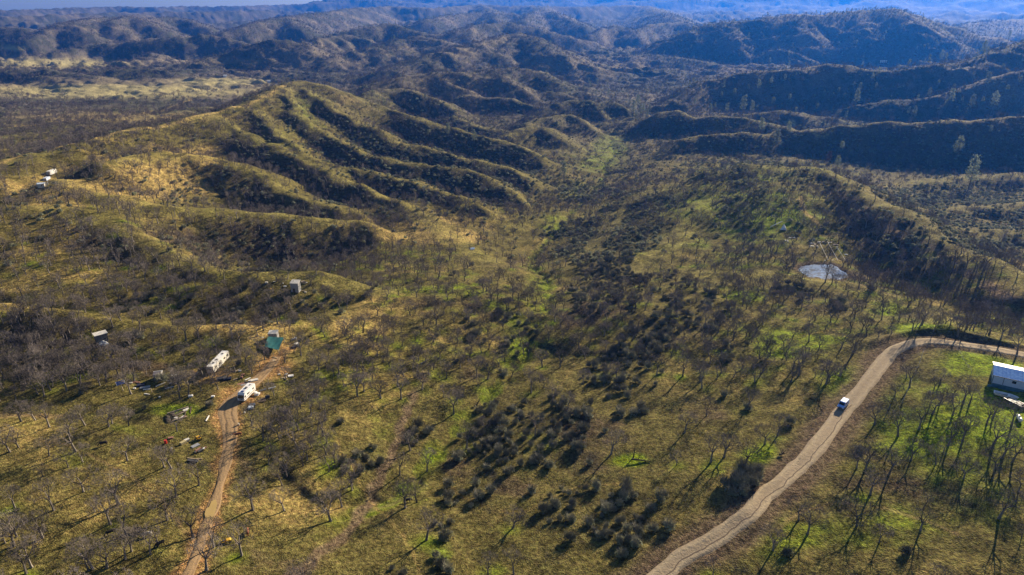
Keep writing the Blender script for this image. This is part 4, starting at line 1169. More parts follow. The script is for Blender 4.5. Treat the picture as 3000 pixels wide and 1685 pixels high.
# the remaining oaks, all in one
ridx = np.concatenate([np.where(m_)[0], np.where(n_)[0], np.where(f_)[0]])
def multi_scatter(name, groups):
    """several level-of-detail groups in one object: the variant index range depends on the group"""
    X = np.concatenate([g[0] for g in groups]); Y = np.concatenate([g[1] for g in groups]); S = np.concatenate([g[2] for g in groups])
    variants = []; pick = []
    for g in groups:
        b = len(variants); variants += g[3]
        pick.append(rng.integers(b, b + len(g[3]), len(g[0])))
    o = stuff_scatter(name, X, Y, S, variants)
    o.data.attributes["pick"].data.foreach_set("value", np.concatenate(pick).astype(np.int32))
    return o
hi_join = []
for i in range(4):
    t_, c_, n_, a_, b_ = oak_meshes(150 + i * 3, 7.2, 5, 1.0, .022, "oak")
    hi_join.append(join_mb((a_, b_), "oak full", [M_BARK, M_TWIG]))
multi_scatter("oak_woodland", [(AX[m_], AY[m_], ASC[m_], hi_join), (AX[rest & (AR >= 330) & (AR < 620)], AY[rest & (AR >= 330) & (AR < 620)], ASC[rest & (AR >= 330) & (AR < 620)], OAK_MID),
    (AX[rest & (AR >= 620)], AY[rest & (AR >= 620)], ASC[rest & (AR >= 620)] * .95, OAK_LO), (FX, FY, rng.uniform(.8, 1.5, len(FX)), OAK_LO)])

# shrubs
SZ_ = sample(GZ, SX, SY); PX, PY = to_px(SX, SY, SZ_ + 1)
Zc = SY * CP - (SZ_ - CAMZ) * SP; SR = np.hypot(SX, SY)
show = np.where(in_frame(PX, PY, 10), SS / Zc, 0)
sel = np.argsort(-show)[:296]
items = []
for i in sel:
    bx, by = to_px(SX[i], SY[i], SZ_[i])
    w = ("large" if SS[i] > 1.0 else "small" if SS[i] < .7 else "") + " rounded dark"
    items.append((SX[i], SY[i], float(bx), float(by), w.strip()))
labs = label_plants(items, "shrub", None)
for j, i in enumerate(sel):
    o = link("chaparral_shrub", SHRUB_HI[int(rng.integers(0, len(SHRUB_HI)))])
    o.location = (SX[i], SY[i], SZ_[i] - .1); o.rotation_euler = (0, 0, rng.uniform(0, 6.28)); s = SS[i] * 1.25
    o.scale = (s * rng.uniform(.85, 1.2), s * rng.uniform(.85, 1.2), s * rng.uniform(.8, 1.15))
    tag(o, labs[j], "shrub", "dark chaparral shrubs on the grass")
rest = np.ones(len(SX), bool); rest[sel] = False
a_ = rest & (SR < 380); b_ = rest & (SR >= 380)
multi_scatter("chaparral_brush", [(SX[a_], SY[a_], SS[a_] * 1.25, SHRUB_HI), (SX[b_], SY[b_], SS[b_] * 1.35, SHRUB_LO), (SFX, SFY, rng.uniform(.9, 2.2, len(SFX)), SHRUB_LO)])

# pines
pin.sort(key=lambda p: -p[3])
items = []
for (x, y, s, h) in pin:
    bx, by = to_px(x, y, gz(x, y))
    items.append((x, y, float(bx), float(by), h))
PWORDS = []
LANDP = [((2434,515),"the flat beyond the ridge track"),((2800,420),"the right-hand dark slope"),((2175,330),"the saddle right of the valley"),((2500,300),"the middle of the dark right ridge"),((1870,335),"the valley grove"),((1652,530),"the valley meadow"),((1350,410),"the centre-left spurs"),((2900,300),"the upper right edge"),((2300,330),"the bright saddle"),((1100,280),"the sunlit knoll"),((2590,190),"the white far cabins"),((1500,90),"the central far peak"),((2750,180),"the dark ridge crest"),((1150,110),"the pale striped hill"),((2000,290),"the foot of the dark ridge"),((700,260),"the far plain")]
lw = [(spot(*a), n) for a, n in LANDP]
near = [int(np.argmin([math.hypot(p[0] - q[0][0], p[1] - q[0][1]) for q in lw])) for p in pin]
cnt = {}
for li in set(near):
    mem = sorted([i for i in range(len(pin)) if near[i] == li], key=lambda i: math.hypot(pin[i][0] - lw[li][0][0], pin[i][1] - lw[li][0][1]))
    for k_, i in enumerate(mem): cnt[i] = k_
for j, (x, y, s, h) in enumerate(pin):
    w = "tall grey-green pine" if h > 38 else "grey-green pine"
    o = place_tree("grey_pine", PINE_HI[j % 4], x, y, (s * .95, s), rng.uniform(0, 6.28), "%s, %s to %s" % (w, ORD[cnt[j]], lw[near[j]][1]), "tree", "grey pines on the far slopes")
stuff_scatter("distant_pines", PFX, PFY, rng.uniform(.55, 1.15, len(PFX)), PINE_LO)
q = spot(2425, 480)
o = place_tree("red_oak", (RED_T, RED_C), q[0], q[1], (1.6, 1.3), 1.0, "broad tree keeping its russet dead leaves on the dark right slope", "tree", None)
# ------------------------------------------------------------------ roads, puddle, pond
def ribbon(Q, w, n=9, lift=0.03, crown=0.0, seed=0, edge=.25):
    """a draped strip: Q centre line (x,y,z), half width w (number or array)"""
    w = np.broadcast_to(w, (len(Q),))
    T = np.gradient(Q[:, :2], axis=0); T /= np.linalg.norm(T, axis=1)[:, None] + 1e-9
    N = np.stack([-T[:, 1], T[:, 0]], 1)
    u = np.linspace(-1, 1, n)
    wob = np.array([perlin(np.array([i * .13 + seed]), np.array([3.3 + seed]))[0] for i in range(len(Q))]) * edge
    co = np.zeros((len(Q), n, 3)); uvw = np.zeros((len(Q), n))
    for i in range(len(Q)):
        off = u * (w[i] + wob[i])
        co[i, :, 0] = Q[i, 0] + N[i, 0] * off; co[i, :, 1] = Q[i, 1] + N[i, 1] * off
        co[i, :, 2] = Q[i, 2] + lift - crown * u * u
        uvw[i] = off
    z = sample(GZ, co[:, :, 0].ravel(), co[:, :, 1].ravel()).reshape(len(Q), n)
    co[:, :, 2] = np.maximum(co[:, :, 2], z + lift)
    co[:, 0, 2] = z[:, 0] - .12; co[:, -1, 2] = z[:, -1] - .12
    ii = np.arange(len(Q) * n).reshape(len(Q), n)
    f = np.stack([ii[:-1, :-1], ii[1:, :-1], ii[1:, 1:], ii[:-1, 1:]], -1).reshape(-1, 4)[:, ::-1]
    return co.reshape(-1, 3), f, uvw.ravel()

def dirt_material(name, c1, c2, ruts, dark=.55):
    m = bpy.data.materials.new(name); m.use_nodes = True
    nt = m.node_tree; b = nt.nodes["Principled BSDF"]; b.inputs["Roughness"].default_value = .95; b.inputs["Specular IOR Level"].default_value = .1
    at = nt.nodes.new("ShaderNodeAttribute"); at.attribute_name = "across"
    geo = nt.nodes.new("ShaderNodeNewGeometry")
    def noise(sc, det=4):
        n = nt.nodes.new("ShaderNodeTexNoise"); n.inputs["Scale"].default_value = sc; n.inputs["Detail"].default_value = det
        nt.links.new(geo.outputs["Position"], n.inputs["Vector"]); return n.outputs[0]
    def math_(op, a, b_=None):
        q = nt.nodes.new("ShaderNodeMath"); q.operation = op
        for i, v in enumerate((a, b_)):
            if v is None: continue
            if isinstance(v, (int, float)): q.inputs[i].default_value = v
            else: nt.links.new(v, q.inputs[i])
        return q.outputs[0]
    x = math_('ADD', at.outputs["Fac"], math_('MULTIPLY', math_('SUBTRACT', noise(.25, 2), .5), 1.6))
    tot = None
    for (c, w, s) in ruts:
        d = math_('DIVIDE', math_('SUBTRACT', x, c), w)
        g = math_('MULTIPLY', math_('POWER', 2.718, math_('MULTIPLY', math_('MULTIPLY', d, d), -1.0)), s)
        tot = g if tot is None else math_('ADD', tot, g)
    v = math_('ADD', math_('MULTIPLY', math_('SUBTRACT', noise(.9), .5), 1.1), tot)
    rp = nt.nodes.new("ShaderNodeMapRange"); rp.inputs[1].default_value = -.5; rp.inputs[2].default_value = .9
    nt.links.new(v, rp.inputs[0])
    mx = nt.nodes.new("ShaderNodeMix"); mx.data_type = 'RGBA'; mx.inputs[6].default_value = (*c1, 1); mx.inputs[7].default_value = (*c2, 1)
    nt.links.new(rp.outputs[0], mx.inputs[0]); nt.links.new(mx.outputs[2], b.inputs["Base Color"])
    bp = nt.nodes.new("ShaderNodeBump"); bp.inputs["Distance"].default_value = .12
    nt.links.new(math_('ADD', v, noise(2.5)), bp.inputs["Height"]); nt.links.new(bp.outputs[0], b.inputs["Normal"])
    return m
def road_object(name, Q, w, m, lift, n=11, seed=0, edge=.3):
    co, f, ac = ribbon(Q, w, n, lift, .05, seed, edge)
    me = grid_mesh(name, co, f); me.materials.append(m)
    a = me.attributes.new("across", 'FLOAT', 'POINT'); a.data.foreach_set("value", ac.astype(np.float32))
    return tag(link(name, me), kind="structure")
RQ = smooth_line(ROAD, 3, 2)
M_ROAD = dirt_material("gravel road", (.37, .295, .195), (.25, .19, .13), [(-1.5, .35, -.45), (1.5, .35, -.45), (0.0, .5, .35), (2.6, .4, .5), (-2.6, .4, .5)])
road_object("dirt_road", RQ, 2.65, M_ROAD, .03, 11, 0, .35)
M_DRIVE = dirt_material("orange dirt", (.36, .245, .13), (.22, .145, .08), [(-1.0, .35, .6), (1.1, .35, .6)])
DQ = smooth_line(DRIVE, 2, 1); DW = np.interp(np.linspace(0, 1, len(DQ)), np.linspace(0, 1, len(DRIVEW)), DRIVEW) * .78
road_object("dirt_driveway", DQ, DW, M_DRIVE, .03, 9, 4, .5)
# washed-out gully down the road: a flat strip of darker colour
g = MB()
i0 = int(len(RQ) * .04); i1 = int(len(RQ) * .56)
T = np.gradient(RQ[:, :2], axis=0); T /= np.linalg.norm(T, axis=1)[:, None]
prev = None
for i in range(i0, i1):
    off = .75 + perlin(np.array([i * .16]), np.array([1.7]))[0] * .6 + perlin(np.array([i * .6]), np.array([4.7]))[0] * .15
    hw = .09 + .06 * abs(math.sin(i * .9))
    c = RQ[i, :2] + np.array([-T[i, 1], T[i, 0]]) * -off
    a = c + np.array([-T[i, 1], T[i, 0]]) * hw; b = c - np.array([-T[i, 1], T[i, 0]]) * hw
    z = RQ[i, 2] + .045
    k = len(g.v); g.v += [(a[0], a[1], z), (b[0], b[1], z)]
    if prev is not None: g.f.append((prev, prev + 1, k + 1, k)); g.m.append(0)
    prev = k
M_CRACK = mat("dark rut earth", (.12, .085, .06), .95)
tag(link("road_rut", g.mesh("road rut", M_CRACK)), kind="structure")

def flat_patch(name, pts, m, lift=.05, level=None):
    mb = MB(); c = np.mean(pts, 0)
    zz = level if level is not None else max(gz(p[0], p[1]) for p in list(pts) + [c]) + lift
    mb.poly([(p[0], p[1], zz) for p in pts])
    return tag(link(name, mb.mesh(name, m)), kind="structure")
M_MUD = mat("muddy water", (.47, .33, .12), .12, spec=.5, var=.1, scale=.4)
PUD = [(609,1536),(603,1522),(600,1508),(604,1494),(613,1488),(620,1472),(632,1466),(637,1478),(634,1496),(628,1512),(622,1530),(617,1540)]
PUDW = []
for (a, b) in PUD:
    q = ground_at(a, b, lambda X, Y: sample(GZ, X, Y)); PUDW.append((q[0], q[1]))
flat_patch("puddle", PUDW, M_MUD, .07)
pq = [ground_at(a, b, lambda X, Y: sample(GZ, X, Y)) for a, b in [(598,1560),(604,1552),(607,1542),(604,1536),(599,1540),(596,1552)]]
flat_patch("puddle", [(p[0], p[1]) for p in pq], M_MUD, .07)

M_WATER = bpy.data.materials.new("pond water"); M_WATER.use_nodes = True
b_ = M_WATER.node_tree.nodes["Principled BSDF"]
b_.inputs["Base Color"].default_value = (.20, .26, .34, 1); b_.inputs["Roughness"].default_value = .10; b_.inputs["IOR"].default_value = 1.33; b_.inputs["Specular IOR Level"].default_value = 1.0
wn_ = M_WATER.node_tree; nz_ = wn_.nodes.new("ShaderNodeTexNoise"); nz_.inputs["Scale"].default_value = .35; nz_.inputs["Detail"].default_value = 3
ge_ = wn_.nodes.new("ShaderNodeNewGeometry"); mx_ = wn_.nodes.new("ShaderNodeMix"); mx_.data_type = 'RGBA'
mr_ = wn_.nodes.new("ShaderNodeMapRange"); mr_.inputs[1].default_value = .42; mr_.inputs[2].default_value = .58
mx_.inputs[6].default_value = (.10, .09, .07, 1); mx_.inputs[7].default_value = (.18, .235, .33, 1)  # pale sky and dark brown reflections painted into the water colour
wn_.links.new(ge_.outputs["Position"], nz_.inputs["Vector"]); wn_.links.new(nz_.outputs[0], mr_.inputs[0]); wn_.links.new(mr_.outputs[0], mx_.inputs[0]); wn_.links.new(mx_.outputs[2], b_.inputs["Base Color"])
flat_patch("pond", [tuple(POND.mean(0) + (p - POND.mean(0)) * 1.04) for p in POND], M_WATER, level=POND_Z + .12)
wq = [spot(a, b) for a, b in [(1376,728),(1384,726),(1392,728),(1390,732),(1379,732)]]
flat_patch("pond", [(p[0], p[1]) for p in wq], M_WATER, .15)
# ------------------------------------------------------------------ built things
M_WHITE = mat("white paint", (.80, .79, .76), .45, var=.12, scale=1.2)
M_OFFW = mat("weathered white", (.66, .63, .57), .7, var=.3, scale=2.0)
M_GREY = mat("grey sheet metal", (.40, .40, .40), .5, metal=.3, var=.2, scale=2.0)
M_DGREY = mat("dark grey", (.07, .07, .075), .7)
M_GLASS = mat("dark glass", (.02, .022, .025), .08, spec=.8)
M_TYRE = mat("tyre rubber", (.022, .022, .022), .9)
M_RIM = mat("wheel rim", (.45, .45, .45), .35, metal=.6)
M_BROWNST = mat("brown stripe", (.16, .10, .06), .6)
M_SKYROOF = mat("sky-tinted metal roof", (.06, .19, .52), .9, col2=(.14, .30, .62), spec=.08, scale=1.5)  # sky reflection on the near slope painted into the roof colour
M_SIDING = mat("pale siding", (.50, .58, .70), .6, var=.08, scale=3)
M_SKIRT = mat("blue-green skirting", (.10, .20, .24), .7, var=.4, scale=1.0)
M_WOOD = mat("pale timber", (.48, .38, .26), .85, var=.35, scale=2.5)
M_DWOOD = mat("dark timber", (.12, .085, .06), .9, var=.4, scale=2.5)
M_TEAL = mat("teal tarp", (.012, .095, .095), .6, var=.3, scale=.8)
M_RED = M_RED; M_REDP = mat("red plastic", (.45, .04, .03), .4)
M_YEL = mat("yellow paint", (.60, .36, .04), .4)
M_ORG = mat("orange paint", (.70, .27, .03), .45)
M_BLUE = mat("blue panel", (.025, .05, .17), .3, spec=.5)
M_COWB = mat("black hide", (.018, .015, .014), .7)
M_COWR = mat("red-brown hide", (.22, .075, .028), .75)
M_COWW = mat("white hide", (.70, .64, .54), .8)
M_PINK = mat("rusted sheet", (.33, .17, .12), .7, var=.4)
M_LIGHT = mat("lamp lens", (.75, .75, .72), .2)

def L2(s, lo=4): return s
def thing(name, p, rot, label, cat, group=None):
    o = link(name, None); o.empty_display_size = .5
    o.location = p; o.rotation_euler = (0, 0, rot); tag(o, label, cat, group); return o
def part(name, mb, m, parent, label=None, smooth=False):
    o = link(name, mb.mesh(name, m, smooth), parent)
    if label: o["label"] = label
    return o
def heading(a, b):
    """world heading (rotation of +x) of the ground line from pixel a to pixel b"""
    p, q = spot(*a), spot(*b); return math.atan2(q[1] - p[1], q[0] - p[0])
def profile(mb, pts, y0, y1, taper=None, mi=0):
    """extrude a side profile (x,z) across y; taper(z) gives the half-width factor"""
    n = len(pts); k = len(mb.v)
    for s in (y0, y1):
        for (x, z) in pts:
            t = taper(z) if taper else 1.0
            mb.v.append((x, s * t, z))
    mb.f.append(tuple(k + i for i in range(n))); mb.m.append(mi)
    mb.f.append(tuple(k + n + i for i in reversed(range(n)))); mb.m.append(mi)
    for i in range(n):
        j = (i + 1) % n; mb.f.append((k + j, k + i, k + n + i, k + n + j)); mb.m.append(mi)
def wheel(parent, x, y, r=.33, w=.22):
    a = MB(); a.tube((x, y - w / 2, r), (x, y + w / 2, r), r, r, 14)
    for s in (-1, 1): a.poly([(x + r * math.cos(t) , y + s * w / 2, r + r * math.sin(t)) for t in [i * 2 * math.pi / 14 for i in range(14)]])
    o = part("wheel", a, M_TYRE, parent)
    b = MB()
    for s in (-1, 1): b.poly([(x + r * .6 * math.cos(t), y + s * (w / 2 + .012), r + r * .6 * math.sin(t)) for t in [i * 2 * math.pi / 10 for i in range(10)]])
    part("rim", b, M_RIM, o)

# --- the van on the road
vp = spot(2471, 1192)
d_ = line_dist(np.array([vp[0]]), np.array([vp[1]]), RQ)
i_ = int(np.argmin(np.hypot(RQ[:, 0] - vp[0], RQ[:, 1] - vp[1])))
tdir = RQ[max(i_ - 3, 0)] - RQ[min(i_ + 3, len(RQ) - 1)]
vh = math.atan2(tdir[1], tdir[0])
nrm = np.array([-math.sin(vh), math.cos(vh)])
vloc = RQ[i_] + np.array([nrm[0], nrm[1], 0]) * -1.0
if to_px(*(vloc))[0] > to_px(*RQ[i_])[0]: vloc = RQ[i_] + np.array([nrm[0], nrm[1], 0]) * 1.0
van = thing("van", (vloc[0], vloc[1], RQ[i_][2] + .05), vh, "white van painted shade-blue, driving down the gravel road, its roof shining almost white", "van")
b = MB(); tp = lambda z: 1.0 if z < 1.05 else 1.0 - (z - 1.05) * .13
profile(b, [(2.35, .32), (2.42, .62), (2.3, .92), (1.55, 1.12), (.85, 1.80), (.55, 1.92), (-2.15, 1.95), (-2.35, 1.80), (-2.4, .95), (-2.4, .35)], -.93, .93, tp)
part("body", b, mat("shade-tinted white paint", (.27, .46, .88), .35, spec=.5), van)  # blue of the shade painted into the white body
b = MB(); b.poly([(1.53, -.80, 1.16), (1.53, .80, 1.16), (.90, .72, 1.78), (.90, -.72, 1.78)]); 
b.v = [(x + .03, y, z + .03) for x, y, z in b.v]; part("windshield", b, M_GLASS, van)
for s in (-1, 1):
    b = MB(); b.poly([(1.30, s * .935, 1.14), (.40, s * .935, 1.14), (.40, s * .865, 1.70), (.86, s * .865, 1.70)]); part("side_window", b, M_GLASS, van)
    b = MB(); b.poly([(.25, s * .94, 1.14), (-1.0, s * .94, 1.14), (-1.0, s * .87, 1.70), (.25, s * .87, 1.70)]); part("side_window", b, M_GLASS, van)
    b = MB(); b.box((2.37, s * .68, .78), (.1, .34, .2)); part("headlight", b, M_LIGHT, van)
    b = MB(); b.box((1.2, s * 1.04, 1.15), (.14, .2, .18)); part("wing_mirror", b, M_DGREY, van)
b = MB(); b.box((2.42, 0, .48), (.12, 1.7, .26)); part("bumper", b, M_DGREY, van)
b = MB(); b.box((2.40, 0, .76), (.06, .8, .18)); part("grille", b, M_DGREY, van)
for x in (1.5, -1.5):
    for s in (-1, 1): wheel(van, x, s * .84)

# --- the long white house at the right edge
hp = spot(2904, 1130); hh_ = heading((2909, 1117), (2998, 1135))
HL, HW, HB, HWALL = 17.0, 9.6, 1.2, 4.0
house = thing("manufactured_house", (hp[0], hp[1], hp[2] - .2), hh_, "long white house with a shiny sky-tinted metal roof beside the road bend", "house")
b = MB(); b.prism([(0, 0), (HL, 0), (HL, HW), (0, HW)], 0, HB); part("skirting", b, M_SKIRT, house, "blue-green skirting below the white walls")
b = MB(); b.prism([(.06, .06), (HL - .06, .06), (HL - .06, HW - .06), (.06, HW - .06)], HB, HWALL)
b.poly([(.06, .06, HWALL), (.06, HW / 2, HWALL + 1.05), (.06, HW - .06, HWALL)][::-1]); part("wall", b, M_SIDING, house)
b = MB()
ov = .35
b.poly([(-ov, -ov, HWALL - .08), (HL + ov, -ov, HWALL - .08), (HL + ov, HW / 2, HWALL + 1.12), (-ov, HW / 2, HWALL + 1.12)])
b.poly([(-ov, -ov, HWALL - .16), (-ov, HW / 2, HWALL + 1.04), (HL + ov, HW / 2, HWALL + 1.04), (HL + ov, -ov, HWALL - .16)])
roof = part("roof", b, M_SKYROOF, house)
b = MB(); b.poly([(-ov, HW + ov, HWALL - .08), (-ov, HW / 2, HWALL + 1.12), (HL + ov, HW / 2, HWALL + 1.12), (HL + ov, HW + ov, HWALL - .08)])
b.poly([(-ov, HW + ov, HWALL - .16), (HL + ov, HW + ov, HWALL - .16), (HL + ov, HW / 2, HWALL + 1.04), (-ov, HW / 2, HWALL + 1.04)])
part("rear_roof_slope", b, M_WHITE, house)  # sunlit half of the same roof, its brightness painted as white
for k in range(1, 17):
    b = MB(); x = k * HL / 17
    y0, z0, y1, z1 = -ov, HWALL - .06, HW / 2, HWALL + 1.14
    b.poly([(x - .03, y0, z0), (x + .03, y0, z0), (x + .03, y1, z1), (x - .03, y1, z1)]); b.v = [(a, c, d + .03) for a, c, d in b.v]
    part("roof_seam", b, M_SKYROOF, roof)
for x in (2.6, 8.1, 9.2, 14.0):
    b = MB(); b.box((x, .03, (HB + HWALL) / 2 + .02), (.12, .10, HWALL - HB - .15)); part("wall_batten", b, M_DGREY, house)
b = MB(); b.box((HL / 2, -ov + .02, HWALL - .14), (HL + .6, .08, .14)); part("gutter", b, M_DGREY, house)
b = MB(); b.box((-.02, 4.6, 2.8), (.08, 1.1, 1.1)); w_ = part("window", b, M_GLASS, house)
b = MB()
for (dy, dz, sy, sz) in ((-.62, 0, .12, 1.34), (.62, 0, .12, 1.34), (0, .62, 1.1, .12), (0, -.62, 1.1, .12)): b.box((-.05, 4.6 + dy, 2.8 + dz), (.1, sy, sz))
part("frame", b, M_OFFW, w_)
b = MB(); b.box((-.03, .9, 2.3), (.08, .9, 2.0)); part("door", b, M_SKIRT, house)
for x in (5.2, 11.5, 12.7):
    b = MB(); b.box((x, .02, 2.9), (1.0, .09, .8)); w_ = part("window", b, M_GLASS, house)
b = MB(); b.prism([(-.9, -.9), (HL, -.9), (HL, -.02), (-.9, -.02)], 0.0, .5); part("deck", b, M_SKIRT, house, "low blue-green deck along the front wall")

# --- boat and flat trailer by the house
bp_ = spot(2944, 1164)
def boat(p, rot):
    t = thing("open_boat", p, rot, "white open boat hull lying below the long house", "boat")
    outer = [(-3.0, -.95), (1.2, -1.1), (2.6, -.6), (3.3, 0), (2.6, .6), (1.2, 1.1), (-3.0, .95)]
    inner = [(x * .9 - .05, y * .78) for x, y in outer]
    keel = [(x * .86, y * .55) for x, y in outer]
    b = MB(); n = len(outer)
    v = [(x, y, .95) for x, y in outer] + [(x, y, .15) for x, y in keel] + [(x, y, .92) for x, y in inner] + [(x * .9, y * .7, .35) for x, y in inner]
    b.v = list(v)
    for i in range(n):
        j = (i + 1) % n
        b.f += [(i, i + n, j + n, j), (i, j, j + 2 * n, i + 2 * n), (i + 2 * n, j + 2 * n, j + 3 * n, i + 3 * n)]; b.m += [0] * 3
    b.f += [tuple(n + i for i in range(n)), tuple(3 * n + i for i in range(n))]; b.m += [0, 0]
    part("hull", b, M_WHITE, t)
    b = MB(); b.box((.75, 0, .96), (.5, 1.9, .1)); part("thwart", b, M_WHITE, t)
    b = MB(); b.poly([(-2.6, -.6, .40), (.4, -.7, .40), (.4, .7, .40), (-2.6, .6, .40)]); part("floor_board", b, M_DWOOD, t)
    return t
boat((bp_[0], bp_[1], bp_[2] + .1), heading((2925, 1147), (2980, 1160)))
tp_ = spot(2972, 1186)
tr = thing("utility_trailer", (tp_[0], tp_[1], tp_[2]), heading((2950, 1160), (3000, 1184)), "dark flat trailer with white side rails below the boat", "trailer")
b = MB(); b.box((0, 0, .75), (5.2, 2.2, .14)); part("bed", b, M_DWOOD, tr)
for s in (-1, 1):
    b = MB(); b.box((0, s * 1.1, 1.1), (5.2, .12, .12)); part("side_rail", b, M_WHITE, tr)
    for x in (-2.5, 0, 2.5):
        b = MB(); b.box((x, s * 1.1, .95), (.1, .1, .4)); part("stake", b, M_OFFW, tr)
    wheel(tr, -.6, s * 1.2, .35); 
b = MB(); b.box((-2.55, 0, 1.1), (.12, 2.2, .12)); part("end_rail", b, M_WHITE, tr)
b = MB(); b.tube((2.6, 0, .7), (4.1, 0, .5), .06, .05, 5); part("drawbar", b, M_DGREY, tr)
b = MB(); b.box((.5, .1, .95), (2.6, 1.2, .25), .1); b.box((-1.2, -.2, 1.0), (1.2, .9, .3), -.4); tag(link("tarp_bundle", b.mesh("tarp bundle", M_OFFW)), "pale folded tarp lying on the flat trailer bed", "tarp")
bpy.data.objects["tarp_bundle"].location = tr.location; bpy.data.objects["tarp_bundle"].rotation_euler = tr.rotation_euler

gp = spot(2984, 1232)
gt = thing("propane_tank", (gp[0], gp[1], gp[2]), heading((2977, 1218), (2992, 1244)), "white sausage-shaped gas tank standing alone on grass below the trailer", "gas tank")
b = MB()
R_ = .52; prof = [(-1.75, .02), (-1.68, .25), (-1.5, .43), (-1.25, .52), (1.25, .52), (1.5, .43), (1.68, .25), (1.75, .02)]
for (x0, r0), (x1, r1) in zip(prof[:-1], prof[1:]): b.tube((x0, 0, .85), (x1, 0, .85), r0, r1, 16)
part("tank", b, M_WHITE, gt, smooth=True)
b = MB(); b.tube((.1, 0, 1.32), (.1, 0, 1.55), .2, .18, 10); b.box((.1, 0, 1.56), (.3, .3, .05)); part("valve_dome", b, M_DGREY, gt)
for x in (-1, 1):
    b = MB(); b.box((x, 0, .2), (.2, .8, .45)); part("leg", b, M_GREY, gt)

# --- motorhome
mp_ = spot(724, 1162)
mh = thing("motorhome", (mp_[0], mp_[1], mp_[2] + .02), heading((748, 1138), (704, 1180)), "white motorhome with brown stripes parked at the end of the orange driveway", "motorhome")
b = MB(); profile(b, [(3.45, .55), (3.6, 1.2), (3.3, 2.2), (2.95, 2.95), (2.6, 3.1), (-3.5, 3.1), (-3.7, 2.9), (-3.7, .55)], -1.18, 1.18); part("body", b, M_WHITE, mh)
b = MB(); b.poly([(3.585, -1.02, 1.35), (3.585, 1.02, 1.35), (3.25, .98, 2.42), (3.25, -.98, 2.42)]); b.v = [(x + .04, y, z + .02) for x, y, z in b.v]; part("windshield", b, M_GLASS, mh)
b = MB(); b.box((3.64, 0, .75), (.12, 2.2, .3)); part("bumper", b, M_OFFW, mh)
b = MB(); b.box((3.60, 0, 1.12), (.1, 1.2, .22)); part("grille", b, M_DGREY, mh)
for s in (-1, 1):
    b = MB(); b.box((0, s * 1.19, 1.15), (7.0, .03, .12)); part("stripe", b, M_BROWNST, mh)
    b = MB(); b.box((0, s * 1.19, .9), (7.0, .03, .06)); part("stripe", b, M_BROWNST, mh)
    for (x, w) in ((.8, 1.5), (-2.2, .8)):
        b = MB(); b.box((x, s * 1.19, 1.95), (w, .04, .55)); part("window", b, M_GLASS, mh)
    b = MB(); b.box((2.75, s * 1.19, 1.8), (.8, .04, .6)); part("cab_window", b, M_GLASS, mh)
    b = MB(); b.box((3.66, s * .85, 1.1), (.08, .3, .2)); part("headlight", b, M_LIGHT, mh)
    for x in (2.4, -2.0): wheel(mh, x, s * 1.02, .4)
b = MB(); b.box((1.9, 0, 3.18), (.7, 1.0, .12)); part("roof_hatch", b, M_BLUE, mh)
b = MB(); b.box((-.2, 0, 3.24), (.9, .7, .26)); part("roof_air_conditioner", b, M_DGREY, mh)
b = MB(); b.box((-2.3, .2, 3.16), (.5, .5, .12)); part("roof_vent", b, M_DGREY, mh)
sp_ = spot(752, 1158)
st = thing("folding_steps", (sp_[0], sp_[1], sp_[2]), mh.rotation_euler[2] + 1.57, "white shelf-like crate stack leaning against the motorhome's sunny side", "crates")
for i, (x, z, w) in enumerate(((0, .25, 1.4), (.5, .7, 1.1), (-.4, .95, .8))):
    b = MB(); b.box((x, .1 * i, z), (w, .9, .42)); part("crate", b, M_WHITE, st)

# --- long white travel trailer
lp_ = spot(641, 1072)
lt = thing("travel_trailer", (lp_[0], lp_[1], lp_[2]), heading((668, 1047), (612, 1098)), "long weathered white trailer with dark roof vents among leafless trees", "trailer")
b = MB(); profile(b, [(6.1, .55), (6.2, 2.2), (5.9, 2.95), (-5.9, 2.95), (-6.2, 2.6), (-6.2, .55)], -1.25, 1.25); part("body", b, M_OFFW, lt)
b = MB(); b.box((0, 0, 2.97), (12.1, 2.3, .05)); part("roof", b, M_WHITE, lt)
for x in (-3.6, .9, 3.4):
    b = MB(); b.box((x, .1, 3.06), (.7, .7, .16)); part("roof_vent", b, M_DGREY, lt)
for s in (-1, 1):
    for x in (-4.6, -2.4, 1.2, 4.0):
        b = MB(); b.box((x, s * 1.26, 1.9), (1.1, .05, .6)); part("window", b, M_GLASS, lt)
    b = MB(); b.box((-.7, s * 1.26, 1.55), (.8, .05, 1.8)); part("door", b, M_WHITE, lt)
    for x in (-.9, .9): wheel(lt, x, s * 1.1, .36)
b = MB(); b.box((6.22, 0, 2.0), (.05, 1.6, .7)); part("front_window", b, M_GLASS, lt)
b = MB(); b.tube((6.2, 0, .6), (7.6, 0, .5), .07, .06, 5); part("drawbar", b, M_DGREY, lt)

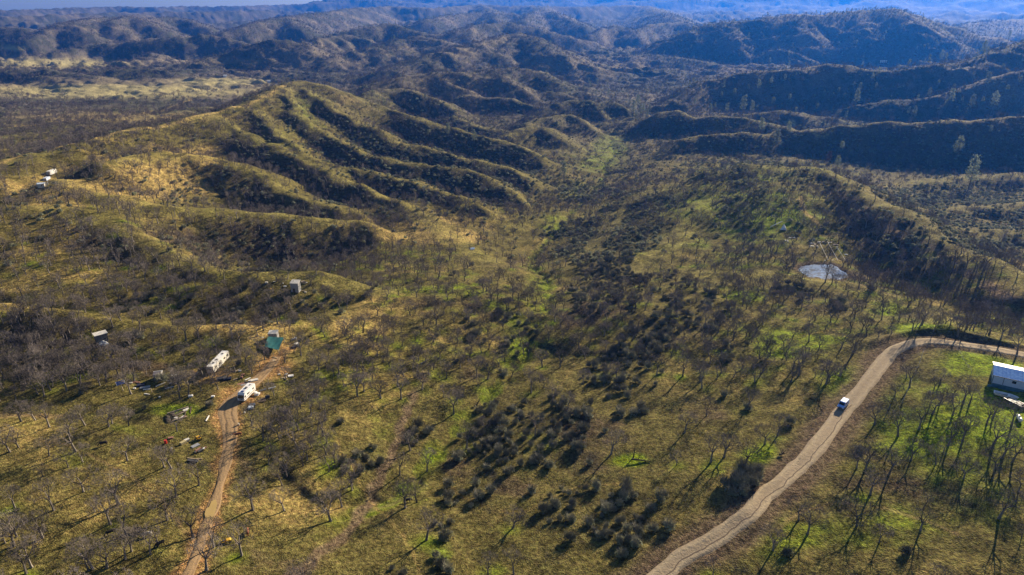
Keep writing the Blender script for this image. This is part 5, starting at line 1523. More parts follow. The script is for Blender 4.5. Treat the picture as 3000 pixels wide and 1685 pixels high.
def shed(name, px, py, rot, L, W, H, label, wallm, roofm, rise=.3, over=.2, door=True, window=None, battens=0, cat="shed"):
    p = spot(px, py)
    t = thing(name, (p[0], p[1], p[2] - .15), rot, label, cat)
    b = MB(); b.prism([(-L / 2, -W / 2), (L / 2, -W / 2), (L / 2, W / 2), (-L / 2, W / 2)], 0, H)
    if rise:
        k = len(b.v); b.v += [(-L / 2, W / 2, H + rise), (L / 2, W / 2, H + rise)]
        b.f += [(6, 7, k, k + 1), (4, 7, k), (5, k + 1, 6)]; b.m += [0, 0, 0]
    wobj = part("wall", b, wallm, t)
    b = MB(); o_ = over
    z0, z1 = H + .02, H + rise + .04
    b.poly([(-L / 2 - o_, -W / 2 - o_, z0), (L / 2 + o_, -W / 2 - o_, z0), (L / 2 + o_, W / 2 + o_, z1), (-L / 2 - o_, W / 2 + o_, z1)])
    b.poly([(-L / 2 - o_, -W / 2 - o_, z0 + .1), (L / 2 + o_, -W / 2 - o_, z0 + .1), (L / 2 + o_, W / 2 + o_, z1 + .1), (-L / 2 - o_, W / 2 + o_, z1 + .1)])
    for q in ((0, 1, 5, 4), (1, 2, 6, 5), (2, 3, 7, 6), (3, 0, 4, 7)): b.f.append(q); b.m.append(0)
    rf = part("roof", b, roofm, t)
    for i in range(battens):
        b = MB(); x = -L / 2 + (i + .5) * L / battens; b.box((x, -W / 2 - .02, H / 2), (.07, .05, H - .1)); part("batten", b, wallm, t)
    if door:
        b = MB(); b.box((-L * .1, -W / 2 - .03, 1.0), (.9, .06, 1.95)); part("door", b, M_DWOOD, t)
    if window:
        b = MB(); b.box((window[0], -W / 2 - .03, window[1]), (.7, .06, .55)); part("window", b, M_GLASS, t)
    return t, rf
def face(px, py, turn=0.0):
    """rotation so that the front (-y side) looks towards the camera, turned by an angle"""
    p = spot(px, py); return -math.atan2(p[0], p[1]) + turn
t, rf = shed("tall_shed", 868, 853, face(868, 853, -.42), 3.6, 3.0, 4.5, "tall narrow grey shed with a pale metal lean-to roof on the grassy spur", M_GREY, M_OFFW, .5, .25, True, None, 7)
for i in range(5):
    b = MB(); x = -1.6 + i * .8; b.box((x, 0, 4.92), (.06, 3.3, .06), tilt=(math.atan2(.5, 3.4), 0)); part("roof_rib", b, M_GREY, rf)
b = MB(); b.tube((-.9, .2, 4.8), (-.9, .2, 5.25), .12, .12, 8); part("stove_pipe", b, M_DGREY, t)
shed("metal_shed", 803, 993, face(803, 993, -.3), 3.3, 2.8, 3.0, "small bluish metal shed behind the teal tarp", M_GREY, M_OFFW, .2, .12, False, None, 0)
shed("flat_roof_shack", 299, 1001, face(299, 1001, .15), 4.0, 2.8, 3.6, "grey shack under a pale flat roof on the left spur", mat("grey boards", (.22, .21, .20), .85, var=.3), M_OFFW, .12, .3, False, (.8, 1.5), 4, "shack")
shed("trimmed_shed", 465, 1110, face(465, 1110, -.2), 2.6, 2.4, 2.3, "small purple-grey shed outlined by white roof trim near the solar panel", mat("purple-grey wall", (.20, .18, .23), .8), mat("dark roof felt", (.10, .09, .11), .9), .1, .1, False)
tz = bpy.data.objects["trimmed_shed"]
for (c, sz) in (((0, 1.26, 2.55), (2.9, .14, .14)), ((1.36, 0, 2.48), (.14, 2.6, .14)), ((1.36, -1.2, 1.4), (.14, .14, 2.0))):
    b = MB(); b.box(c, sz); part("white_trim", b, M_WHITE, tz)
# teal tarp canopy
tq = [spot(a, b) for a, b in [(788, 1004), (834, 1006), (818, 1038), (777, 1028)]]
c_ = np.mean(tq, 0)
tc = thing("tarp_canopy", (c_[0], c_[1], c_[2]), 0, "teal tarp stretched on poles in front of the small metal shed", "canopy")
b = MB(); N_ = 8
hts = [2.6, 2.5, 1.7, 1.8]
def tq_pt(u, v, lift=0):
    p = (tq[0] * (1 - u) + tq[1] * u) * (1 - v) + (tq[3] * (1 - u) + tq[2] * u) * v
    h = (hts[0] * (1 - u) + hts[1] * u) * (1 - v) + (hts[3] * (1 - u) + hts[2] * u) * v
    return (p[0] - c_[0], p[1] - c_[1], p[2] - c_[2] + h + lift - .5 * math.sin(u * math.pi) * math.sin(v * math.pi) + .08 * math.sin(u * 17 + v * 5))
for s in (0, .03):
    for i in range(N_ + 1):
        for j in range(N_ + 1): b.v.append(tq_pt(i / N_, j / N_, s))
for s in (0, (N_ + 1) ** 2):
    for i in range(N_):
        for j in range(N_): a_ = s + i * (N_ + 1) + j; b.f.append((a_, a_ + 1, a_ + N_ + 2, a_ + N_ + 1)); b.m.append(0)
part("tarp", b, M_TEAL, tc, smooth=True)
for (u, v) in ((0, 0), (1, 0), (1, 1), (0, 1)):
    p = tq_pt(u, v); b = MB(); b.tube((p[0], p[1], -.5), (p[0], p[1], p[2] + .05), .06, .05, 5); part("pole", b, M_OFFW, tc)

# hilltop trailers
def box_trailer(px, py, rot, L, W, H, label, m, wheels=True, name="box_trailer"):
    p = spot(px, py); t = thing(name, (p[0], p[1], p[2]), rot, label, "trailer")
    b = MB(); b.box((0, 0, .7 + H / 2), (L, W, H)); bd = part("box", b, m, t)
    n = int(L // 1.0)
    for s in (-1, 1):
        for i in range(n):
            b = MB(); b.box((-L / 2 + (i + .5) * L / n, s * (W / 2 + .015), .7 + H / 2), (.06, .03, H - .15)); part("side_post", b, M_OFFW, bd)
    b = MB(); b.box((-L / 2 - .02, 0, .7 + H / 2), (.05, W - .3, H - .3)); part("rear_door", b, M_GREY, t)
    if wheels:
        for x in (-L * .25, -L * .25 + 1.1):
            for s in (-1, 1): wheel(t, x, s * (W / 2 - .15), .42)
    return t
box_trailer(153, 512, heading((130, 520), (175, 500)), 8.2, 2.5, 2.5, "tall white box trailer, uppermost of the hilltop group at left", M_WHITE)
box_trailer(138, 530, heading((125, 534), (152, 526)), 5.6, 2.3, 1.7, "low bluish-white camper between box trailer and hilltop hut", mat("bluish white", (.55, .62, .75), .4), True, "camper_trailer")
shed("hilltop_hut", 122, 549, face(122, 549, -.25), 4.2, 2.8, 2.5, "small grey-white hut with one dark window, lowest of the hilltop group", M_OFFW, M_SIDING, .25, .15, False, (.7, 1.5), 0, "hut")
for i, (a, b_, w) in enumerate([(131, 545, 1.4), (136, 543, 1.5), (141, 541, 1.0)]):
    p = spot(a, b_); b = MB(); b.box((0, 0, 1.0), (w * .35, .08, 2.1), tilt=(-.25, 0))
    o = link("leaning_panel", b.mesh("leaning panel", [M_WHITE, M_OFFW][i % 2])); o.location = p; o.rotation_euler = (0, 0, .4)
    tag(o, ["narrow pale panel leaning right of the hilltop hut, leftmost of three", "middle white panel leaning beside the hilltop hut", "short pale panel leaning beside the hilltop hut, rightmost of three"][i], "panel", "panels leaning at the hilltop hut")

# cattle
def cow(px, py, rot, m, label, m2=None, head_down=True):
    p = spot(px, py); t = thing("cow", (p[0], p[1], p[2]), rot, label, "cow")
    b = MB(); S = 1.0
    ring = [(-1.05, .98, .22, .26), (-.85, 1.02, .30, .36), (-.35, 1.0, .34, .42), (.2, .98, .33, .42), (.6, 1.02, .28, .38), (.85, 1.05, .20, .28)]
    n = 10
    for (x, z, ry, rz) in ring:
        for i in range(n):
            a = 2 * math.pi * i / n; b.v.append((x, ry * math.cos(a), z + rz * math.sin(a)))
    for k in range(len(ring) - 1):
        for i in range(n):
            j = (i + 1) % n; b.f.append((k * n + i, (k + 1) * n + i, (k + 1) * n + j, k * n + j)); b.m.append(0)
    b.f += [tuple(range(n)), tuple(reversed(range((len(ring) - 1) * n, len(ring) * n)))]; b.m += [0, 0]
    hz0 = .55 if head_down else 1.35
    b.path([(.72, 0, 1.08), (1.05, 0, (1.08 + hz0) / 2 + .1), (1.28, 0, hz0), (1.62, 0, hz0 - .18)], [.24, .18, .15, .09], 8)
    for (x, y) in ((.62, .17), (.62, -.17), (-.85, .18), (-.85, -.18)):
        if x < 0: b.path([(x + .05, y, .95), (x + .12, y, .62), (x - .06, y, .42), (x, y, 0)], [.17, .11, .07, .06], 6)
        else: b.path([(x, y, .85), (x + .02, y, .45), (x, y, 0)], [.13, .075, .06], 6)
    b.path([(-1.05, 0, 1.2), (-1.15, 0, .8), (-1.13, 0, .45)], [.04, .025, .05], 4)
    part("body", b, m, t, smooth=True)
    for s in (-1, 1):
        e = MB(); e.tube((1.22, s * .12, hz0 + .1), (1.2, s * .3, hz0 + .12), .06, .02, 4); part("ear", e, m, t)
        e = MB(); e.tube((1.25, s * .08, hz0 + .12), (1.28, s * .22, hz0 + .28), .03, .008, 4); part("horn", e, M_OFFW, t)
    if m2:
        e = MB(); e.box((1.5, 0, hz0 - .06), (.3, .17, .16)); part("muzzle", e, m2, t)
    return t
G_ = "cattle grazing near the driveway"
cow(698, 1279, 3.6, M_COWR, "red-brown cow standing on the right edge of the orange driveway", M_COWW, False)
cow(727, 1564, 1.9, M_COWR, "red-brown cow right of the yellow mower", M_COWW)
cow(432, 1572, 3.5, M_COWW, "white cow among leafless oaks left of the driveway", M_COWB)
cow(325, 1566, 3.9, M_COWB, "black cow farthest left in the bottom herd", None)
cow(403, 1558, 3.4, M_COWB, "black cow just behind the white cow", None)
cow(470, 1600, 4.0, M_COWB, "black cow nearest the driveway in the bottom herd", None)
cow(304, 1305, 3.6, M_COWB, "lone black cow on open grass above the bottom herd", None)
cow(1194, 1472, .4, M_COWB, "black cow beside the thick-trunked oak in the central meadow", None)

# mower, tractor-like yellow scrap, barrel
def mower(px, py, rot, m, label, name="riding_mower"):
    p = spot(px, py); t = thing(name, (p[0], p[1], p[2]), rot, label, "mower")
    b = MB(); profile(b, [(1.15, .35), (1.2, .75), (.9, .95), (.15, .95), (.1, .55), (-.9, .55), (-.95, .9), (-.45, .8), (-.3, .35)], -.45, .45); part("body", b, m, t)
    b = MB(); b.box((-.45, 0, .95), (.5, .5, .12)); b.box((-.7, 0, 1.15), (.1, .5, .45)); part("seat", b, M_DGREY, t)
    b = MB(); b.tube((.12, 0, .95), (-.05, 0, 1.25), .03, .03, 5); part("steering_column", b, M_DGREY, t)
    b = MB(); b.box((.1, 0, .28), (1.0, 1.3, .18)); part("cutting_deck", b, m, t)
    for x, r in ((.85, .26), (-.6, .38)):
        for s in (-1, 1): wheel(t, x, s * .5, r, .2)
mower(663, 1591, .5, M_YEL, "orange-yellow riding mower standing right of the driveway's near end")
mower(583, 1288, 2.4, M_YEL, "yellow riding mower above the scrap pile, left of the driveway")
p = spot(486, 1299); bt = thing("barrel", (p[0], p[1], p[2]), .3, "bright red barrel left of the scrap pile under an oak", "barrel")
b = MB(); b.tube((0, 0, 0), (0, 0, 1.1), .42, .42, 12); b.poly([(.42 * math.cos(t), .42 * math.sin(t), 1.1) for t in [i * math.pi / 6 for i in range(12)]]); part("drum", b, M_REDP, bt)
for z in (.35, .75):
    b = MB(); b.tube((0, 0, z), (0, 0, z + .05), .44, .44, 12); part("hoop", b, M_REDP, bt)

# solar panel
p = spot(356, 1134); sp = thing("solar_panel", (p[0], p[1], p[2]), face(356, 1134, .2), "blue solar panel on a post left of the scrap", "solar panel")
b = MB(); b.box((0, 0, 1.7), (2.6, 1.5, .06), tilt=(.65, 0)); pn = part("panel", b, M_BLUE, sp)
b = MB()
for x in (-1.32, 1.32): b.box((x, 0, 1.7), (.06, 1.56, .09), tilt=(.65, 0))
part("frame", b, M_WHITE, pn)
b = MB(); b.tube((0, 0, -.2), (0, 0, 1.6), .07, .07, 6); part("post", b, M_GREY, sp)

# scrap: boards, sheets, junk
def plank(name, px, py, L, W, H, rot, m, label, cat, group, tilt=(0, 0), lift=0.0):
    p = spot(px, py); b = MB(); b.box((0, 0, H / 2 + .03 + lift), (L, W, H), 0, tilt=tilt)
    o = link(name, b.mesh(name, m)); o.location = (p[0], p[1], p[2]); o.rotation_euler = (0, 0, rot); tag(o, label, cat, group); return o
def scatter_scrap(list_, label_fmt, group):
    used = {}
    for (px, py, L, W, H, rot, m, word) in list_:
        c = used.get(word, 0); used[word] = c + 1
        plank({"board": "board", "sheet": "sheet", "box": "junk_box", "bag": "white_bag", "beam": "beam"}[word.split()[-1]], px, py, L, W, H, rot, m, label_fmt % word, word.split()[-1], group)
A_ = [(690,1112,1.6,.3,.25,.8,M_WOOD,"tan board"),(726,1111,2.2,.45,.12,.9,M_WHITE,"white board"),(745,1115,2.6,1.3,.35,.45,M_OFFW,"flat pale box"),(733,1118,1.1,.8,.5,.2,M_OFFW,"lumpy pale box"),(712,1100,1.2,.7,.5,.5,M_PINK,"rust-pink box"),
 (697,1085,2.4,.25,.2,1.1,M_WOOD,"leaning tan board"),(672,1095,2.6,.25,.2,1.0,M_WOOD,"long tan board"),(680,1090,1.6,.4,.3,.7,M_PINK,"short rust-pink box"),(650,1112,3.2,1.6,.8,.35,M_DGREY,"large dark box"),(667,1112,2.4,1.5,.6,.3,mat("navy cloth",(.02,.025,.05),.8),"navy box"),
 (705,1125,3.0,1.0,.06,.4,M_PINK,"rust-pink sheet"),(716,1127,2.4,.8,.06,.45,M_GREY,"grey sheet"),(703,1088,.9,.6,.4,.2,M_OFFW,"small pale box"),(708,1108,.8,.8,.7,.2,M_PINK,"square rust-pink box"),(725,1121,1.6,.5,.3,.2,M_DGREY,"dark box")]
scatter_scrap(A_, "%s in the scrap between long trailer and motorhome", "scrap between the trailers")
B_ = [(818,1098,.9,.5,.3,.4,M_OFFW,"small pale box"),(838,1098,1.2,.4,.3,1.0,M_WHITE,"white board"),(832,1107,2.2,.35,.2,.6,M_WOOD,"long tan board"),(837,1109,1.0,.8,.3,.5,M_WOOD,"tan box"),(852,1103,1.8,1.2,.4,.3,M_WHITE,"flat white box"),(843,1119,.3,.3,.9,.1,M_WOOD,"upright tan board"),
 (861,1117,.5,.3,.7,.2,M_WOOD,"leaning tan box"),(853,1119,1.2,.9,.25,.2,M_DWOOD,"dark box"),(797,1137,2.4,.35,.2,.5,M_WHITE,"curved white board"),(787,1125,.2,.2,2.2,.2,M_WOOD,"thin upright board"),(803,1056,1.0,1.0,.08,.2,M_WOOD,"flat tan sheet")]
scatter_scrap(B_, "%s in the litter right of the dirt yard", "litter right of the yard")
C_ = [(870,1014,1.6,1.4,1.2,.9,M_OFFW,"bulging pale box"),(862,1020,1.8,1.0,.8,.8,mat("navy tarp",(.03,.035,.06),.7),"dark navy box"),(866,993,1.0,.7,.6,.2,M_WHITE,"white box"),(858,996,.8,.7,.5,.2,M_GREY,"grey box"),(873,998,5.0,.12,.12,.75,M_WOOD,"long thin board"),(770,989,.8,.4,.1,.1,M_WHITE,"small white board"),
 (842,1018,3.0,.12,.12,1.0,M_WOOD,"pale thin board"),(806,1049,2.2,.2,.2,-.5,M_WOOD,"tan cross board"),(802,1045,.2,.2,1.4,.3,M_WOOD,"upright tan board")]
scatter_scrap(C_, "%s near the teal tarp canopy", "scrap round the teal tarp")
D_ = [(383,1123,1.0,.5,.3,.3,M_OFFW,"small pale box"),(395,1120,1.6,.5,.15,.5,M_PINK,"rust-pink board"),(405,1122,1.2,.5,.3,.2,M_PINK,"dull pink box"),(425,1135,3.2,1.4,.12,.3,M_GREY,"grey sheet"),(430,1141,2.2,.7,.08,.2,M_OFFW,"pale sheet"),(394,1139,.8,.5,.25,.2,M_WHITE,"small white box"),
 (470,1127,3.4,.6,.1,.95,M_OFFW,"long slanting pale sheet"),(497,1136,2.6,.7,.08,.6,M_OFFW,"narrow pale sheet"),(511,1104,1.6,.9,.7,.4,M_WHITE,"crumpled white box"),(500,1108,2.0,.2,.1,.5,M_OFFW,"thin pale board"),(499,1123,.7,.4,.15,0,M_OFFW,"short pale board"),(508,1120,1.1,.4,.15,.1,M_WOOD,"short tan board"),
 (427,1155,.9,.3,.2,-.1,M_WHITE,"small white board"),(434,1156,.9,.3,.2,-.2,M_OFFW,"small pale board"),(480,1116,6.0,.15,.15,.05,M_OFFW,"very long pale beam"),(360,1145,.25,.2,1.4,.2,M_WOOD,"upright tan board"),(445,1150,.15,.15,1.6,.1,M_WOOD,"thin upright board"),(413,1130,2.4,1.5,.5,.3,mat("navy heap",(.02,.025,.05),.7),"navy box"),
 (468,1165,.4,.4,.4,0,M_WHITE,"tiny white box"),(559,1162,1.3,.8,.5,.3,M_WHITE,"white-topped box"),(624,1163,1.0,.6,.4,.2,M_WHITE,"low white box")]
scatter_scrap(D_, "%s in the scrap around the trimmed shed", "scrap round the trimmed shed")
E_ = [(537,1300,1.6,1.0,.7,1.0,mat("straw bale",(.50,.42,.22),.9,var=.3),"straw-coloured box"),(548,1292,1.4,.9,.6,.7,M_OFFW,"pale grey box"),(573,1308,2.2,1.4,.35,.9,M_GREY,"bluish-grey sheet"),(581,1318,1.8,.7,.3,1.1,M_PINK,"rust-pink box"),(597,1316,1.9,.35,.35,1.1,M_PINK,"rusty board"),(592,1319,1.9,.3,.35,1.1,M_WHITE,"striped white board"),
 (588,1322,1.6,.8,.4,.9,M_DGREY,"dark box"),(572,1328,.5,.5,.5,.2,M_DGREY,"small dark box"),(565,1345,3.4,.25,.2,-.18,M_WOOD,"long tan beam"),(565,1352,3.2,.7,.35,-.18,M_DGREY,"long dark box"),(585,1345,1.4,.2,.2,.0,M_WOOD,"short tan beam"),(500,1284,1.4,.8,.3,.3,M_PINK,"pinkish box"),(503,1315,.4,.3,.3,.2,M_OFFW,"tiny pale box")]
scatter_scrap(E_, "%s in the scrap pile left of the driveway", "scrap pile left of the driveway")
F_ = [(887,829,1.4,1.0,.9,.3,M_WOOD,"tan heap box"),(893,832,1.2,.25,1.4,.3,M_WOOD,"upright tan board"),(897,829,1.4,.3,.2,.5,M_WHITE,"white board"),(889,853,1.8,.4,.2,.1,M_WOOD,"low tan board"),(895,857,.9,.6,.3,.1,M_OFFW,"small pale box"),(835,840,1.2,.7,.3,.1,M_WHITE,"white sheet"),(781,830,1.2,.8,.6,.2,M_OFFW,"pale box"),(804,826,1.1,.3,.2,.1,M_OFFW,"thin pale board"),(872,858,.8,.6,.3,.2,M_WHITE,"small white box"),(829,831,.4,.4,.3,.1,M_WHITE,"tiny white box"),(793,847,.5,.4,.3,.1,M_YEL,"tiny yellow box")]
scatter_scrap(F_, "%s in the litter around the tall grey shed", "litter round the tall shed")
H_ = [(740,1188,1.8,1.2,.5,.4,mat("wet grey tarp",(.12,.13,.15),.5),"dark grey sheet"),(735,1197,1.6,1.2,.7,.3,M_SIDING,"bluish-white box"),(730,1195,1.4,.2,.2,1.1,M_OFFW,"slanting pale board"),(765,1172,3.0,2.6,.06,.3,M_DWOOD,"wide brown sheet"),(784,1166,1.4,.5,.9,.5,M_DGREY,"black box"),(696,1246,.2,.2,.8,.1,M_WOOD,"upright tan board"),(700,1246,.3,.3,.7,.2,M_OFFW,"upright pale box"),(717,1210,.4,.4,.3,.1,M_WHITE,"tiny white box"),(775,1195,.12,.12,1.8,.2,M_WOOD,"thin leaning board"),(773,1136,.15,.15,2.4,.2,M_WOOD,"tall thin board"),(770,1143,2.4,1.1,.12,.7,M_DGREY,"long dark sheet")]
scatter_scrap(H_, "%s on the grass right of the motorhome", "scrap right of the motorhome")
# old garden bed: frame of boards round low heaps
gb = thing("garden_bed", tuple(spot(528, 1216)), face(528, 1216, .1), "ragged old garden bed framed with grey boards beside the driveway", "garden bed")
for (c, s, r_) in (((0, 3.0, .25), (6.4, .3, .4), .05), ((0, -2.6, .2), (5.6, .3, .35), -.05), ((-3.4, 0, .2), (.3, 4.6, .35), .1), ((3.3, .6, .25), (.3, 4.4, .4), -.25), ((.4, .4, .2), (4.2, .25, .3), .3), ((-1.2, .2, .2), (.25, 4.0, .3), .2), ((1.4, -.6, .2), (.25, 3.6, .3), -.3)):
    b = MB(); b.box(c, s, r_); part("board", b, M_DWOOD if s[0] < 1 else M_WOOD, gb)
for i in range(7):
    b = MB(); r2 = random.Random(i); x, y = r2.uniform(-2.8, 2.8), r2.uniform(-2, 2.4)
    pts = [(x + .7 * math.cos(a) * r2.uniform(.6, 1.1), y + .6 * math.sin(a) * r2.uniform(.6, 1.1)) for a in [k * .785 for k in range(8)]]
    b.prism(pts, 0, r2.uniform(.2, .5)); part("soil_mound", b, M_DWOOD if i % 2 else M_OFFW, gb)
plank("beam", 608, 1227, 3.0, .28, .25, heading((602, 1238), (615, 1218)), M_WHITE, "white beam lying at the right corner of the garden bed", "beam", None)
for i, (a, c) in enumerate([(531, 1223), (536, 1221), (541, 1222)]):
    plank("board", a, c, 1.3, .3, .15, 1.1, [M_OFFW, M_WHITE, M_PINK][i], ["leftmost pale board left of the garden bed", "middle white board left of the garden bed", "pinkish board left of the garden bed"][i], "board", "boards left of the garden bed")
plank("log", 320, 983, 4.2, .25, .25, heading((312, 985), (330, 980)), M_WOOD, "pale log lying right of the flat-roofed shack", "log", "logs by the shack")
plank("log", 362, 985, 5.0, .25, .25, heading((348, 992), (376, 980)), M_WOOD, "bent pale log some way right of the shack", "log", "logs by the shack")
plank("log", 395, 972, 8.0, .25, .25, heading((370, 974), (420, 968)), M_WOOD, "longest pale log, on the crest right of the shack", "log", "logs by the shack")
# collapsed white canopy below the shack
cp = thing("collapsed_canopy", tuple(spot(303, 1012)), face(303, 1012), "crumpled white arched canopy slumped below the flat-roofed shack", "canopy")
for (x, z, s) in ((0, 1.1, 1.5), (.5, .6, 1.2)):
    b = MB(); b.path([(x - s, 0, 0), (x - s * .8, .1, z * .8), (x, .2, z + .6), (x + s * .8, .1, z * .8), (x + s, 0, 0)], [.22, .25, .28, .25, .22], 6); part("arch", b, M_WHITE, cp)
b = MB()
r2 = random.Random(3)
for i in range(9): b.box((r2.uniform(-1.6, 1.8), r2.uniform(-.6, .8), r2.uniform(.2, .7)), (r2.uniform(.4, 1.1), r2.uniform(.4, .9), r2.uniform(.3, .6)), r2.uniform(0, 3), tilt=(r2.uniform(-.4, .4), r2.uniform(-.4, .4)))
part("cloth_heap", b, M_SIDING, cp)

# wreck above the pond
for i, (a, c) in enumerate([((2398, 712), (2426, 765)), ((2420, 707), (2454, 765)), ((2450, 728), (2477, 766))]):
    p, q = spot(*a), spot(*c); b = MB()
    b.tube((0, 0, 1.1), (q[0] - p[0], q[1] - p[1], q[2] - p[2] + .5), .13, .13, 6)
    o = link("fallen_pole", b.mesh("fallen pole", M_OFFW)); o.location = p
    tag(o, ["leftmost fallen pale pole above the pond", "middle and longest fallen pole above the pond", "rightmost fallen pole above the pond"][i], "pole", "fallen poles above the pond")
P2 = [(2372,709,1.4,.8,.5,.3,mat("blue tarp",(.05,.12,.30),.6),"blue box"),(2380,714,2.6,.5,.4,-.1,M_WHITE,"white board"),(2388,718,1.6,1.0,.5,.2,M_WOOD,"tan box"),(2378,722,2.6,.5,.3,-.3,M_WHITE,"low white board"),(2394,724,1.0,.9,.6,.1,M_OFFW,"round pale box"),(2400,711,2.2,.4,.5,.1,M_WHITE,"upper white board"),(2385,702,1.0,.7,.5,.1,M_WHITE,"lone white box"),
 (2412,710,1.4,.3,.5,.1,M_OFFW,"thin pale board"),(2432,712,1.8,.4,.4,.1,M_OFFW,"pale board"),(2448,718,3.0,2.0,.25,0,M_DWOOD,"dark sheet"),(2456,714,1.2,.5,.5,.2,M_PINK,"rusty box"),(2452,730,.5,.5,1.6,.1,M_OFFW,"upright pale board"),(2478,746,1.8,.5,.15,-.2,M_SIDING,"bluish sheet"),(2417,764,.8,.5,.3,.2,M_OFFW,"small pale box"),(2440,763,1.4,.3,.15,.1,M_OFFW,"flat pale board")]
scatter_scrap(P2, "%s in the wreckage above the pond", "wreckage above the pond")
tw = thing("white_tent", tuple(spot(2295, 672)), face(2295, 672), "collapsed white tent alone on the green slope above the pond", "tent")
b = MB(); b.v = [(-1.8, -1.6, 0), (1.8, -1.4, 0), (1.5, 1.6, 0), (-1.4, 1.5, 0), (-.1, .1, 3.2), (.9, .3, 2.0)]; b.f = [(0, 1, 4), (1, 5, 4), (1, 2, 5), (2, 3, 5), (3, 4, 5), (3, 0, 4), (0, 3, 2, 1)]; b.m = [0] * 7
part("canvas", b, M_WHITE, tw)
b = MB(); b.box((0, -1.62, .7), (.9, .1, .9), tilt=(-.5, 0)); part("opening", b, M_SIDING, tw)
p, q = spot(2257, 667), spot(2291, 655); b = MB(); m_ = (q - p) / 2
b.path([(0, 0, .4), (m_[0], m_[1], m_[2] + 1.0), (2 * m_[0], 2 * m_[1], 2 * m_[2] + 1.4)], [.22, .25, .2], 5)
o = link("white_hose", b.mesh("white hose", M_WHITE)); o.location = p; tag(o, "long white cloth strip stretching left from the white tent", "cloth")
P3 = [(2303,706,1.8,.6,.5,.3,M_WHITE,"white box"),(2310,702,.4,.4,1.0,.1,M_OFFW,"upright pale board"),(2318,698,2.2,.4,.3,-.3,M_WHITE,"arched white board"),(2327,698,1.0,.6,.5,.6,M_SIDING,"bluish box"),(2308,708,.8,.6,.4,.1,M_WHITE,"low white box")]
scatter_scrap(P3, "%s in the scrap just below the white tent", "scrap below the white tent")

# fences
def fence(pts, label, spacing=3.0, h=1.15, group=None):
    Q = smooth_line(np.array([spot(*p) for p in pts]), 8, 0)
    seg = np.hypot(np.diff(Q[:, 0]), np.diff(Q[:, 1])); s = np.concatenate([[0], np.cumsum(seg)])
    n = int(s[-1] / spacing); P0 = Q[0]
    t = thing("wire_fence", tuple(P0), 0, label, "fence", group); pos = []
    for i in range(n + 1):
        x, y = np.interp(i * spacing, s, Q[:, 0]), np.interp(i * spacing, s, Q[:, 1]); z = gz(x, y); pos.append((x, y, z))
        b = MB(); b.tube((x - P0[0], y - P0[1], z - P0[2] - .2), (x - P0[0], y - P0[1], z - P0[2] + h), .055, .05, 5); part("post", b, M_WOOD, t)
    for hh in (.35, .7, 1.05):
        b = MB()
        for a, c in zip(pos[:-1], pos[1:]): b.tube((a[0] - P0[0], a[1] - P0[1], a[2] - P0[2] + hh), (c[0] - P0[0], c[1] - P0[1], c[2] - P0[2] + hh), .014, .014, 3)
        part("wire", b, M_GREY, t)
fence([(2540,1300),(2620,1325),(2700,1345),(2800,1375),(2900,1410),(3000,1452)], "wire fence crossing the grass below the long house")
fence([(2705,1032),(2690,1075),(2672,1115),(2650,1165),(2635,1195)], "wire fence running down from the road bend towards the left")
fence([(2800,1025),(2818,1050),(2835,1075),(2850,1098)], "short wire fence between road bend and long house")
fence([(2640,1020),(2720,1018),(2800,1022),(2880,1032),(2960,1044),(3000,1050)], "wire fence along the lower edge of the road bend")
fence([(2895,1178),(2925,1210),(2955,1240),(2975,1262)], "short wire fence left of the gas tank")

# dead wood
def snag(px, py, h, lean, label, m=M_CHAR, name="dead_snag", r=.28):
    p = spot(px, py); b = MB(); r2 = random.Random(px)
    pts = [(0, 0, -.2)]; x = y = 0
    for i in range(4):
        x += lean[0] / 4 + r2.uniform(-.1, .1); y += lean[1] / 4; pts.append((x, y, h * (i + 1) / 4))
    b.path(pts, [r, r * .8, r * .65, r * .5, r * .2], 7)
    for i in range(4):
        a = r2.uniform(0, 6.28); k = pts[2 + i % 2]; b.tube(k, (k[0] + math.cos(a) * 1.0, k[1] + math.sin(a) * 1.0, k[2] + .7), r * .3, .03, 4)
    o = link(name, b.mesh(name, m)); o.location = p; tag(o, label, "dead tree")
snag(1395, 1188, 2.0, (1.2, .6), "leaning dark stump beside the green creek in the central meadow")
snag(1856, 1340, 3.0, (.0, .2), "burned standing trunk on the bright green patch right of centre", r=.22)
snag(66, 868, 5.2, (-.6, 0), "charred split trunk standing near the left edge")
snag(161, 692, 3.2, (1.6, .4), "pale leaning dead trunk on the left slope", M_WOOD)
snag(2847, 657, 19.0, (4.5, 1.0), "very tall bare leaning tree beyond the ridge track at right", M_BARK, "bare_tree", .35)
for i, (a, c, L, r_) in enumerate([(1492, 884, 6.5, .25), (1878, 1352, 5.5, -.25), (1245, 1062, 4.5, .9), (2290, 1334, 1.6, .3)]):
    p = spot(a, c); b = MB(); r2 = random.Random(i); b.tube((-L / 2, 0, .35), (L / 2, 0, .5), .28, .12, 6)
    for k in range(7):
        x = r2.uniform(-.2, .48) * L; b.tube((x, 0, .4), (x + r2.uniform(.2, .9), r2.uniform(-1.4, 1.4), .4 + r2.uniform(.2, 1.5)), .09, .02, 4)
    o = link("fallen_tree", b.mesh("fallen tree", M_CHAR if i % 2 else M_BARK)); o.location = p; o.rotation_euler = (0, 0, r_)
    tag(o, ["fallen oak lying across the pale ground in the middle", "fallen charred trunk just right of the burned standing trunk", "fallen trunk beside the faint field track", "short pale log on the grass left of the road"][i], "fallen tree")

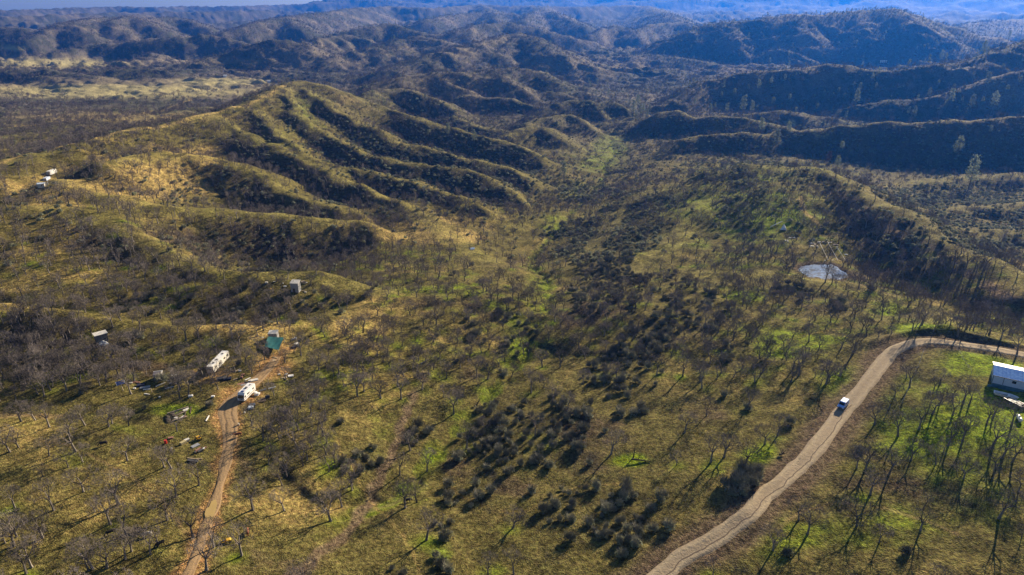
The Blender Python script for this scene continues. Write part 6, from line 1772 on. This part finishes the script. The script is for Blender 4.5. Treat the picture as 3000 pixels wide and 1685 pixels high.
# utility pole, far cabins
def pole(px, py, h, label):
    p = spot(px, py); t = thing("utility_pole", tuple(p), face(px, py), label, "pole")
    b = MB(); b.tube((0, 0, -.3), (0, 0, h), .2, .14, 6); part("post", b, M_OFFW, t)
    b = MB(); b.box((0, 0, h - .8), (2.6, .15, .18)); part("crossarm", b, M_OFFW, t)
pole(1674, 334, 15.0, "pale utility pole standing against the dark rounded hill in the valley")
def cabin(px, py, L, W, H, label, group, turn=0.0, rm=M_WHITE):
    p = spot(px, py); t = thing("cabin", (p[0], p[1], p[2] - .3), face(px, py, turn), label, "cabin", group)
    b = MB(); b.prism([(-L / 2, -W / 2), (L / 2, -W / 2), (L / 2, W / 2), (-L / 2, W / 2)], 0, H); part("wall", b, M_WHITE, t)
    b = MB(); b.poly([(-L / 2 - .3, -W / 2 - .3, H), (L / 2 + .3, -W / 2 - .3, H), (L / 2 + .3, 0, H + W * .3), (-L / 2 - .3, 0, H + W * .3)])
    b.poly([(-L / 2 - .3, W / 2 + .3, H), (-L / 2 - .3, 0, H + W * .3), (L / 2 + .3, 0, H + W * .3), (L / 2 + .3, W / 2 + .3, H)]); part("roof", b, rm, t)
for i, a in enumerate((2580, 2585.5, 2590.5, 2596)):
    cabin(a, 183, 3.2, 5, 4.2, "white cabin %s in the tiny row of four below the big far hill" % ["leftmost", "second from left", "third from left", "rightmost"][i], "row of four far white cabins")
cabin(660, 226, 9, 7, 4, "tiny white farmhouse at the far end of the pale plain", None)
cabin(788, 242, 8, 6, 4, "tiny white farmhouse beside the dark trees right of the plain", None)
def car(px, py, m, label, turn=0.0):
    p = spot(px, py); t = thing("parked_car", tuple(p), face(px, py, turn), label, "car", "cars parked behind the hill road")
    b = MB(); profile(b, [(2.1, .35), (2.1, .8), (1.1, .95), (.6, 1.4), (-1.2, 1.4), (-1.7, .95), (-2.1, .9), (-2.1, .35)], -.85, .85); part("body", b, m, t)
    b = MB(); b.box((-.3, 0, 1.2), (1.7, 1.6, .28)); part("windows", b, M_GLASS, t)
car(474, 341, M_BLUE, "blue car, left one of two parked behind the hill road"); car(491, 341, M_WHITE, "white car, right one of two parked behind the hill road")
